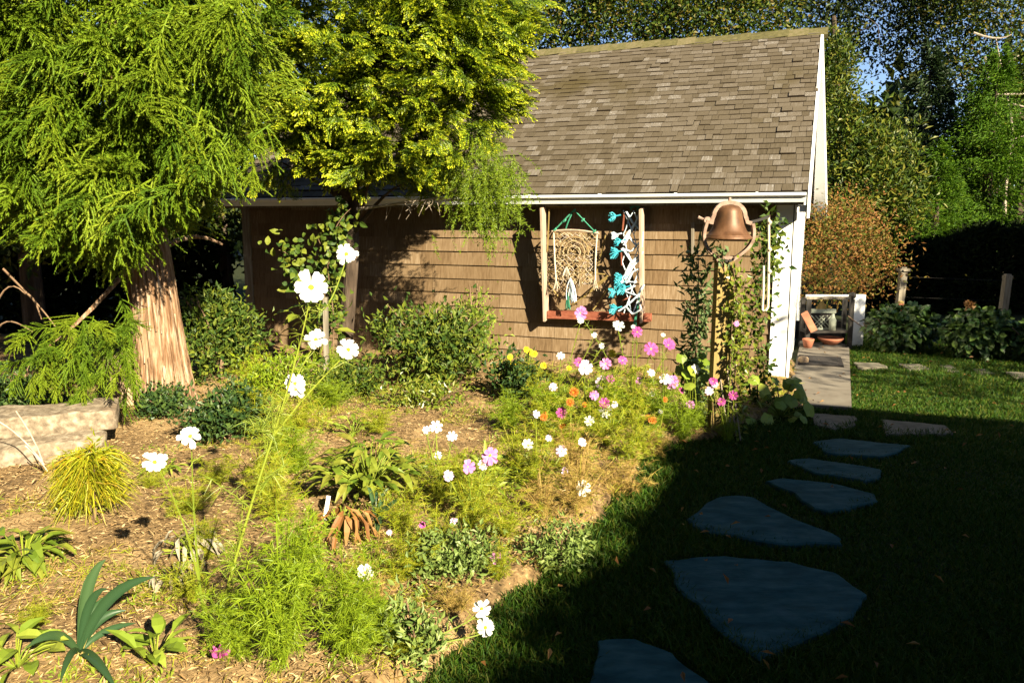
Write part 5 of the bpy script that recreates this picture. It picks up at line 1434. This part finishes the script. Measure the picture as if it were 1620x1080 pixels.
def cosmos(px, py, label, w, h, mat='cosmos', flowers=(), stems=True, group='cosmos plants in the bed', Y=None, name='cosmos_plant', foli=True, lean=None, fs=.085, base=None):
    b = at_ground(px, py) if base is None else np.array(base, float)
    root = thing(name, b, label, 'flowering plant' if flowers else 'plant', group)
    if foli:
        o = bpy.data.objects.new('foliage', TM[mat, FC[0] % 3]); o.parent = root; o.scale = (w, w, h); o.rotation_euler = (0, 0, random.uniform(0, 6.28)); COL.objects.link(o)
    for f in flowers:
        x, y, sz, c = f[:4]; dY = f[4] if len(f) > 4 else random.uniform(-.12, .12)
        FC[0] += 1
        yy = b[1] + dY
        q = at(x, y, yy); size = sz * m_per_px(yy)
        vw = unit(np.array([0, 0, CAMH]) - q); face = unit(vw * .75 + np.array([SUN_DIR.x, SUN_DIR.y, SUN_DIR.z]) * .5 + rng.normal(size=3) * .22)
        g = Geo(); m = b + (q - b) * np.array([.35, .35, .6]) + rng.normal(size=3) * .02
        back = q - face * size * .08
        tube(g, bez(b, m, back - [0, 0, .06], back, n=12), np.linspace(.0045, .0022, 12), 4, cap=False)
        # a few thread leaves up the stem
        pth = bez(b, m, back - [0, 0, .06], back, n=12); idx = rng.integers(3, 11, 26)
        blades(g, pth[idx] + rng.normal(size=(26, 3)) * .004, rnd_dirs(26, .5), .05 + .04 * rng.random(26), .003, .3, seg=2)
        mk('stem', g, M['stem'] if mat != 'straw' else M['straw'], root)
        put_flower(root, q, face, size, c, FC[0], fine=(sz >= 30), npet=f[5] if len(f) > 5 else 8)
    FC[0] += 1
    return root

# the tall foreground cosmos with the strong yellow stem
b0 = at_ground(342, 1045)
big = thing('cosmos_plant', b0, 'tall foreground cosmos with thick yellow stem and five white flowers against the shed', 'flowering plant', 'white cosmos in the foreground')
ST = bez(b0, at(345, 980, 2.9), at(385, 830, 2.92), at(432, 690, 2.95), n=16)
g = Geo(); tube(g, ST, np.linspace(.0085, .0045, 16), 8); mk('stem', g, M['stem'], big, smooth=True)
def branch(par, A, Bv, r0, r1, sag=0.0, mid=None):
    g = Geo(); A = np.array(A, float); Bv = np.array(Bv, float); m_ = (A + Bv) / 2 + np.array([0, 0, sag]) if mid is None else mid
    pth = bez(A, m_, Bv, n=10); tube(g, pth, np.linspace(r0, r1, 10), 5)
    idx = rng.integers(1, 9, 40); blades(g, pth[idx] + rng.normal(size=(40, 3)) * .003, rnd_dirs(40, .3), .04 + .05 * rng.random(40), .0026, .3, seg=2)
    mk('branch', g, M['stem'], par)
fl = [(467, 607, 40, 3.0, 7), (500, 537, 37, 3.05, 8), (551, 553, 38, 3.05, 7), (492, 455, 58, 3.0, 6), (548, 402, 37, 3.1, 9)]
fork = ST[-1]
for i, (x, y, sz, Y_, npt) in enumerate(fl):
    q = at(x, y, Y_); branch(big, fork if i < 4 else at(495, 470, 3.02), q - [0, -.01, .01], .0038, .0022, .0, (fork + q) / 2 + np.array([-.03 + .02 * i, 0, .03]))
    face = unit(unit(np.array([0, 0, CAMH]) - q) * .8 + np.array(SUN_DIR) * (.15 if i in (0, 2) else .35) + rng.normal(size=3) * (.28 if i in (0, 1, 2) else .1))
    put_flower(big, q, face, sz * m_per_px(Y_), 'w', 40 + i, fine=True, npet=npt, cup=.12)
q = at(468, 617, 3.0); put_flower(big, q, unit(np.array([.2, -.8, -.3])), .075, 'w', 60, fine=True, npet=7)
for k_ in range(16):
    i = rng.integers(4, 16); A_ = ST[i]
    branch(big, A_, A_ + np.array([rng.normal() * .09, rng.normal() * .05, rng.uniform(.04, .16)]), .0022, .0012)
cosmos(330, 1050, 'slender cosmos at left with two white flowers above the mulch', .1, .1, 'cosmos', [], foli=False, group='white cosmos in the foreground')
c2 = [o for o in bpy.data.objects if o.get('label', '').startswith('slender cosmos at left')][0]
b2 = np.array(c2.location)
for i, (x, y, sz, Y_) in enumerate([(245, 731, 46, 2.75), (301, 690, 42, 2.8)]):
    q = at(x, y, Y_); pth_mid = at(310, 880, 2.85)
    branch(c2, b2, q - [0, -.01, .01], .005, .002, 0, (pth_mid * 2 - (b2 + q) / 2) * .8 + .2 * q)
    put_flower(c2, q, unit(unit(np.array([0, 0, CAMH]) - q) * .5 + np.array(SUN_DIR) * .4 + np.array([0, 0, .5])), sz * m_per_px(Y_), 'w', 70 + i, fine=True, npet=8)
# pink bud
q = at(351, 1037, 2.7); branch(c2, b2, q, .004, .003)
g = Geo(); 
for i in range(9):
    a = i * 2.4; d = unit(np.array([math.cos(a) * .55, -.35 + .3 * math.sin(a), .8])); fine_leaves(g, [q + d * .004], [d], [unit(np.array([math.cos(a + 1.57), math.sin(a + 1.57), .2]))], .042, .03, -.4, .3, prof=(.4, 1, 1, .4))
o = mk('bud', g, M['petalm'], c2); tag(o, 'half open pink bud')
# feathery masses in the foreground
for x, y, w_, h, mt, lb in ((450, 1085, .52, .60, 'cosmos', 'big feathery green cosmos mound at the bottom of the photo'), (545, 1070, .42, .46, 'cosmos', 'feathery cosmos mound on the right of the biggest one'), (385, 1075, .36, .36, 'cosmos', 'feathery cosmos clump beside the thick yellow stem base'),
                            (470, 985, .40, .40, 'cosmos', 'feathery clump rising just above the bottom cosmos mound'), (330, 905, .30, .24, 'cosmosy', 'thin yellowing cosmos left of the thick yellow stem'), (420, 800, .55, .40, 'cosmosy', 'tall pale yellow green cosmos haze in the middle of the bed'),
                            (470, 760, .5, .36, 'cosmos', 'green feathery cosmos behind the pale yellow haze'), (405, 700, .7, .42, 'cosmosy', 'yellow green feathery cosmos near the glossy shrub'), (520, 660, .55, .30, 'cosmos', 'low feathery cosmos below the lowest pair of white flowers')):
    cosmos(x, y, lb, w_, h, mt, name='cosmos_plant')
for x, y, w_, h, mt, lb in ((440, 730, .45, .34, 'cosmosy', 'yellow green cosmos tuft left of the peony'), (395, 645, .6, .34, 'cosmosy', 'hazy yellow cosmos in front of the leafy shrub by the cedar'), (350, 780, .35, .22, 'cosmosy', 'sparse yellow cosmos right of the leftmost white flowers'),
                            (860, 720, .6, .42, 'cosmosy', 'bushy yellow green cosmos below the yellow daisies'), (1000, 740, .55, .40, 'cosmosy', 'bushy cosmos just above the shaded grass edge'), (905, 770, .55, .36, 'straw', 'tangled straw cosmos in the middle right of the bed'), (1030, 720, .4, .34, 'straw', 'straw cosmos leaning over the cut grass edge'),
                            (820, 780, .5, .34, 'cosmosy', 'yellow cosmos haze between the bright pink flowers and the marigold'), (760, 830, .5, .34, 'cosmosy', 'yellow green cosmos right of the peony'), (860, 840, .45, .28, 'straw', 'fine straw stems right of the mid bed cosmos'), (720, 800, .4, .28, 'cosmosy', 'low yellow haze between the peony and the pink flowers'),
                            (640, 860, .4, .3, 'cosmosy', 'yellow haze behind the pale green mound'), (970, 690, .6, .5, 'cosmos', 'tall green cosmos foliage in front of the rack sill'), (800, 690, .45, .34, 'cosmos', 'green cosmos foliage right of the wall shrub'), (600, 1000, .3, .2, 'straw', 'dry threads right of the big feathery mounds'), (730, 985, .3, .16, 'straw', 'dry threads beside the pair of white flowers at the grass edge')):
    cosmos(x, y, lb, w_, h, mt)
for x, y, w_, h, mt, lb in ((440, 840, .5, .34, 'cosmosy', 'wispy yellow cosmos right of the thick stem'), (300, 830, .45, .24, 'cosmosy', 'thin yellow wisps behind the silvery dried plant'), 
                            (480, 700, .6, .42, 'cosmosy', 'airy yellow green cosmos left of the peony leaves'), (600, 700, .5, .22, 'cosmosy', 'low yellow wisps behind the peony'), (240, 790, .3, .14, 'cosmosy', 'short pale wisps right of the gold cypress'),
                            (640, 940, .4, .26, 'cosmosy', 'yellow wisps left of the pale green mound'), (590, 1050, .36, .26, 'cosmos', 'green wisps at the right foot of the big mound'), (800, 870, .45, .28, 'cosmosy', 'golden wisps between the two pale mounds'), (310, 980, .3, .22, 'cosmosy', 'yellow wisps left of the thick stem base'), (60, 1010, .25, .10, 'cosmosy', 'short wisps left of the broad iris'),
                            (1080, 700, .35, .4, 'cosmos', 'green feathery cosmos hugging the bell post on its left'), (530, 610, .5, .34, 'cosmos', 'feathery green growth around the stake'), (400, 610, .5, .36, 'cosmosy', 'feathery yellow growth left of the stake'), (860, 660, .5, .40, 'cosmosy', 'bushy yellow growth under the daisies')):
    cosmos(x, y, lb, w_, h, mt)
cosmos(560, 960, 'small cosmos with one half closed pale flower facing away', .22, .2, 'cosmosy', [(577, 905, 30, 'w', -.05, 5)])
c3 = cosmos(640, 1060, 'low cosmos with a pair of white flowers hanging over the grass edge', .2, .12, 'cosmosy', [(762, 962, 34, 'w', .1, 8), (768, 992, 36, 'w', .05, 8)])
# mid bed and right hand groups
GR = [
 (700, 815, 'cosmos with blush flowers left of the two bright pink ones', .35, .33, 'cosmosy', [(690, 675, 22, 'b'), (715, 690, 18, 'b'), (693, 720, 14, 'w'), (674, 680, 14, 'b')]),
 (745, 860, 'cosmos bearing the two large bright pink flowers in mid bed', .38, .36, 'cosmosy', [(740, 738, 26, 'p'), (775, 720, 32, 'p'), (710, 752, 20, 'l'), (764, 735, 18, 'l')]),
 (690, 900, 'yellowing cosmos with small fading lilac flowers', .36, .30, 'cosmosy', [(668, 830, 12, 'm'), (717, 822, 15, 'l'), (616, 842, 10, 'l')]),
 (790, 935, 'low cosmos with a single pink flower near the grass', .2, .2, 'cosmosy', [(785, 882, 22, 'p', .02)]),
 (850, 800, 'cosmos with a white and a blush flower at mid right', .5, .36, 'cosmosy', [(835, 703, 20, 'w'), (868, 693, 12, 'b'), (848, 655, 14, 'b'), (888, 713, 20, 'l')]),
 (915, 830, 'straw coloured cosmos with white flowers near the bed edge', .5, .42, 'straw', [(893, 745, 15, 'l'), (922, 772, 28, 'w'), (920, 700, 16, 'l'), (915, 780, 16, 'b')]),
 (985, 780, 'dry golden cosmos stalks along the shaded grass edge', .55, .38, 'straw', []),
 (960, 720, 'cosmos with a magenta and white flower cluster in the middle right', .6, .42, 'cosmosy', [(888, 653, 22, 'm'), (958, 650, 24, 'w'), (956, 637, 18, 'm'), (932, 665, 18, 'w'), (972, 640, 12, 'l')]),
 (930, 695, 'tall cosmos crowned by lilac flowers before the wooden rack', .6, .55, 'cosmosy', [(925, 582, 27, 'l'), (953, 605, 24, 'l'), (940, 625, 16, 'p'), (915, 573, 16, 'm'), (958, 575, 20, 'p'), (875, 612, 14, 'l'), (965, 600, 16, 'm'), (941, 627, 14, 'l'), (985, 570, 16, 'm'), (1010, 602, 14, 'p')]),
 (880, 690, 'airy cosmos with a few small white flowers under the rack', .55, .45, 'cosmos', [(887, 563, 14, 'w'), (940, 530, 10, 'w'), (918, 507, 12, 'w'), (952, 547, 10, 'w')]),
 (1000, 690, 'tall cosmos with two magenta flowers against the dark wall', .5, .62, 'cosmosy', [(1030, 552, 24, 'm'), (1057, 546, 24, 'm'), (1008, 525, 18, 'm'), (978, 517, 22, 'w'), (918, 495, 24, 'p'), (1002, 517, 8, 'w')]),
 (1050, 690, 'cosmos with a pink and blush flower left of the bell post', .45, .45, 'cosmos', [(1062, 605, 24, 'p'), (1052, 600, 20, 'b'), (1030, 590, 14, 'w'), (1045, 652, 12, 'w'), (1031, 623, 10, 'w'), (1049, 530, 8, 'w')]),
 (1105, 690, 'cosmos with one white flower right beside the bell post', .22, .32, 'cosmos', [(1100, 584, 17, 'w', 0.1), (1065, 600, 15, 'p'), (1092, 640, 16, 'p'), (1078, 618, 12, 'm')]),
]
for x, y, lb, w_, h, mt, fl_ in GR: cosmos(x, y, lb, w_, h, mt, fl_)
cosmos(1150, 700, 'purple flowered plant at the foot of the bell post', .2, .2, 'cosmos', [(1128, 603, 15, 'm', -.15), (1122, 618, 15, 'l', -.15), (1141, 635, 15, 'm', -.15), (1160, 625, 16, 'm', -.15), (1130, 608, 13, 'l', -.15), (1165, 512, 10, 'p', -.15)], group='')
cosmos(905, 725, 'marigold with burnt orange double flowers', .42, .30, 'cosmosy', [(908, 620, 16, 'o'), (902, 636, 14, 'o'), (860, 660, 13, 'o'), (890, 675, 14, 'o'), (892, 688, 12, 'o'), (862, 655, 10, 'o'), (925, 640, 9, 'o')], group='marigolds', name='marigold')
cosmos(1035, 715, 'marigold with two orange flowers left of the bell post', .3, .28, 'cosmos', [(1032, 664, 15, 'o'), (1052, 632, 10, 'o'), (1025, 660, 10, 'o')], group='marigolds', name='marigold')
cosmos(830, 640, 'yellow daisies standing against the foot of the shed wall', .5, .42, 'cosmosy', [(807, 565, 11, 'y'), (838, 557, 12, 'y'), (832, 592, 10, 'y'), (845, 560, 12, 'y'), (812, 578, 12, 'y'), (860, 578, 12, 'y'), (832, 552, 11, 'y'), (968, 560, 16, 'y'), (900, 583, 10, 'y')], group='', name='daisy_plant')

# ------------------------------------------------------------------ leafy plants with leaves one can pick apart
def leaf_plant(name, px, py, label, n, L, W, mat, seed, spread=.5, h=.2, up=.6, cat='plant', group=None, bend=.5, prof=(.25, .9, .8, .02), single=True, z0=.02, Y=None):
    r = np.random.default_rng(seed); b = at_ground(px, py); root = thing(name, b, label, cat, group)
    st = Geo(); V = []
    for k in range(n):
        th = r.uniform(0, 6.28); q = spread * r.random() ** .6 * .5
        P = b + np.array([math.cos(th) * q, math.sin(th) * q, z0 + h * (.35 + .65 * r.random()) * (1 - .4 * (q / (spread * .5 + 1e-6)) ** 2)])
        D = unit(np.array([math.cos(th) + r.normal() * .5, math.sin(th) + r.normal() * .5 - .2, up * r.uniform(.2, 1.3)]))
        tube(st, bez(b, (b + P) / 2 + [0, 0, h * .2], P, n=5), .003, 3, cap=False)
        g = Geo(); fine_leaves(g, [P], [D], [unit(np.array([r.normal() * .3, r.normal() * .3 - .2, 1]))], L * r.uniform(.65, 1.2), W * r.uniform(.75, 1.2), bend * r.uniform(.4, 1.3), .18, prof=prof)
        if single: mk('leaf', g, mat, root)
        else: V.append(g)
    if n: mk('stem', st, M['stem'], root)
    return root
leaf_plant('peony', 585, 800, 'leafy green peony in the middle of the bed', 150, .13, .042, M['peonyleaf'], 201, .62, .36, .55, bend=.6)
leaf_plant('leafy_herb', 40, 915, 'fresh green low plant at the left edge below granite blocks', 60, .13, .045, M['peonyleaf'], 202, .34, .16, .5, bend=.8)
leaf_plant('leafy_herb', 250, 1085, 'lime green seedling with pointed leaves at the bottom, right of the broad blades', 16, .12, .045, M['lime'], 203, .16, .14, .8)
leaf_plant('leafy_herb', 30, 1085, 'lime green seedling in the bottom left corner', 22, .12, .05, M['lime'], 204, .24, .12, .6)
leaf_plant('dying_peony', 545, 868, 'drooping brown dying plant beside the white tag', 46, .12, .032, M['brown'], 205, .26, .17, -.1, bend=1.5)
leaf_plant('dying_peony', 305, 900, 'silvery dried plant left of the thick yellow stem', 34, .085, .025, M['silver'], 206, .30, .14, -.1, bend=1.2)
leaf_plant('dying_peony', 280, 945, 'curled pale dry leaves lying on the mulch', 22, .07, .022, M['silver'], 207, .22, .07, -.1, bend=1.2)
leaf_plant('low_rosette', 262, 765, 'small pale green rosette under the leftmost white flower', 30, .08, .02, M['lime'], 208, .2, .06, .7)
leaf_plant('broad_leaf_sapling', 500, 600, 'broad leaved sapling tied to a grey stake by the wall', 40, .19, .10, M['peonyleaf'], 209, .55, 1.05, .3, 'sapling', bend=.4, prof=(.2, .85, 1, .1), z0=.15)
leaf_plant('low_plant', 760, 790, 'yellow green leaves around the two bright pink flowers', 60, .10, .032, M['lime'], 210, .6, .16, .6)
leaf_plant('low_plant', 560, 705, 'small leafy plant between the two mulch clearings', 30, .08, .028, M['lime'], 212, .3, .12, .6)
vine('climbing_rose', T0 + [.05, -.2, 0], 'climbing rose with round lit leaves scrambling up the golden cypress trunk', [
    [at(520, 560, 8.1), at(500, 480, 8.1), at(530, 430, 8.0), at(500, 370, 8.0)], [at(525, 560, 8.1), at(540, 450, 8.0), at(490, 420, 8.0), at(545, 345, 8.0)], [at(510, 480, 8.0), at(480, 420, 7.9), at(460, 400, 7.9), at(440, 395, 7.9)], [at(520, 420, 8), at(520, 380, 7.9), at(530, 350, 7.9), at(555, 330, 8.0)]], 420, .08, .055, M['boxleaf'], 'climber', seed=221, spread=.09, fine=True)
stk = thing('plant_stake', at(515, 600, 7.9) * [1, 1, 0], 'short grey wooden stake standing beside the broad leaved sapling', 'stake')
g = Geo(); beam(g, at(516, 600, 7.9) * [1, 1, 0] - [0, 0, .1], at(515, 470, 7.9), .045, .045, (0, 1, 0)); mk('stake', g, M['graywood'], stk)
# strap leaved plants
def strap_plant(name, px, py, label, tips, w, mat, seed, Y=None, cat='plant'):
    b = at_ground(px, py); root = thing(name, b, label, cat)
    for i, (tx, ty, dY, wk) in enumerate(tips):
        t = at(tx, ty, b[1] + dY); mid = b + (t - b) * np.array([.35, .35, .75]) + [0, 0, .06]
        path = bez(b, mid, t, n=10); T = unit(np.gradient(path, axis=0)); vw = unit(np.array([0, 0, CAMH]) - path)
        S = unit(np.cross(T, vw)); Nn = np.cross(S, T); s = np.linspace(0, 1, 10)
        wd = w * wk * (.45 + 1.5 * s - 1.95 * s ** 3.2); wd = np.maximum(wd, .0008)[:, None]
        V = np.stack([path - S * wd / 2 + Nn * wd * .42, path - Nn * wd * .05, path + S * wd / 2 + Nn * wd * .42], 1).reshape(-1, 3)
        Q = []
        for k_ in range(9): Q += [(3 * k_, 3 * k_ + 1, 3 * k_ + 4, 3 * k_ + 3), (3 * k_ + 1, 3 * k_ + 2, 3 * k_ + 5, 3 * k_ + 4)]
        g = Geo(); g.add(V, Q); mk('leaf', g, mat, root, smooth=True)
    return root
strap_plant('iris_plant', 128, 1062, 'broad blue green strap leaved iris at bottom left', [(168, 884, .05, 1.0), (170, 930, .0, .9), (246, 912, .02, 1.15), (150, 900, .12, .8), (200, 965, .08, .9), (215, 985, .2, .7), (40, 1025, -.25, .9), (185, 1090, -.3, .9), (95, 1080, -.3, .7), (180, 940, .15, .8)], .037, M['iris'], 231)
strap_plant('iris_plant', 597, 858, 'small dark green iris blades in the middle of the bed', [(580, 768, 0, 1), (615, 772, .05, 1.1), (640, 790, 0, 1), (596, 775, .1, .9), (622, 800, -.1, .8)], .022, M['iris'], 232)
strap_plant('iris_plant', 460, 640, 'narrow bright blades below the middle white flowers', [(440, 560, 0, 1), (470, 565, .1, 1), (500, 575, 0, 1), (425, 590, 0, .8), (455, 555, .1, .9), (485, 585, 0, .8)], .02, M['cosmos'], 233)
# white plant tag
tg = thing('plant_tag', at_ground(511, 850), 'slim white plastic plant tag stuck upright in the mulch', 'plant tag')
b = at_ground(511, 850); g = Geo(); beam(g, at(511, 840, b[1]), at(520, 784, b[1] + .01), .021, .004, (0, -1, .2)); mk('tag', g, M['label'], tg)
# bare twigs reaching in from the left
tw = thing('bare_twig_bush', at(-30, 640, 6.6) * [1, 1, 0], 'leafless pale twigs reaching in from the left edge above the granite blocks', 'bush')
for pts in ([(-30, 640), (-20, 480), (5, 425), (40, 465)], [(5, 425), (40, 462), (62, 480), (90, 520)], [(-30, 600), (-10, 480), (20, 505), (52, 525)], [(38, 462), (60, 470), (62, 500), (66, 505)]):
    g = Geo(); tube(g, bez(*[at(x, y, 6.2) for x, y in pts], n=12), np.linspace(.010, .005, 12), 5); mk('twig', g, M['twig'], tw)
tt = thing('bare_twig_bush', at(10, 745, 4.9) * [1, 1, 0], 'thin bare stalks leaning over the lower granite block', 'bush')
for pts in ([(70, 735), (30, 680), (-15, 660)], [(68, 735), (60, 700), (25, 650)], [(75, 745), (58, 720), (40, 705)]):
    g = Geo(); tube(g, bez(*[at(x, y, 4.85) for x, y in pts], n=8), .005, 4); mk('twig', g, M['rackwood'], tt)

# low tangle over the bed: seedlings, dry threads
n = 5200
Y = 2.3 + 6.6 * rng.random(n) ** 1.1; X = -5 + rng.random(n) * (edge_x(Y) + 5 - .05)
dens = np.array([nz((x, y, 0), 1.1, 4) + .6 * nz((x, y, 0), 3.1, 9) for x, y in zip(X, Y)])
right = np.clip((X + 1.4) / 1.6, -.25, 1)
k = (np.abs(X) < .68 * Y + .2) & (dens + .42 * right + .08 * rng.normal(size=n) > .12)
X, Y = X[k], Y[k]; n = len(X)
for nm, mat, fr, lab in (('seedling_cover', 'cosmosy', (0, .45), 'thin yellow green seedlings scattered over the mulch'), ('seedling_cover', 'lime', (.45, .62), 'bright green seedlings scattered over the mulch'), ('dry_litter', 'straw', (.62, 1), 'dry straw coloured threads lying over the mulch')):
    a, b_ = int(n * fr[0]), int(n * fr[1]); m = b_ - a; per = 16
    o_ = np.repeat(np.stack([X[a:b_], Y[a:b_], bed_h(X[a:b_], Y[a:b_])], 1), per, 0) + rng.normal(size=(m * per, 3)) * [.035, .035, .004]
    D = rnd_dirs(m * per, .6 if mat != 'straw' else .15); D[:, 2] = np.abs(D[:, 2])
    g = Geo()
    if mat == 'lime': leaves(g, o_ + D * .02, D, rnd_dirs(m * per, 1.5), .022 + .02 * rng.random(m * per), .011, .2, .2)
    else: blades(g, o_, D, .05 + .07 * rng.random(m * per), .0032, .5, seg=2)
    tag(mk(nm, g, M[mat]), lab, None, None, 'stuff')
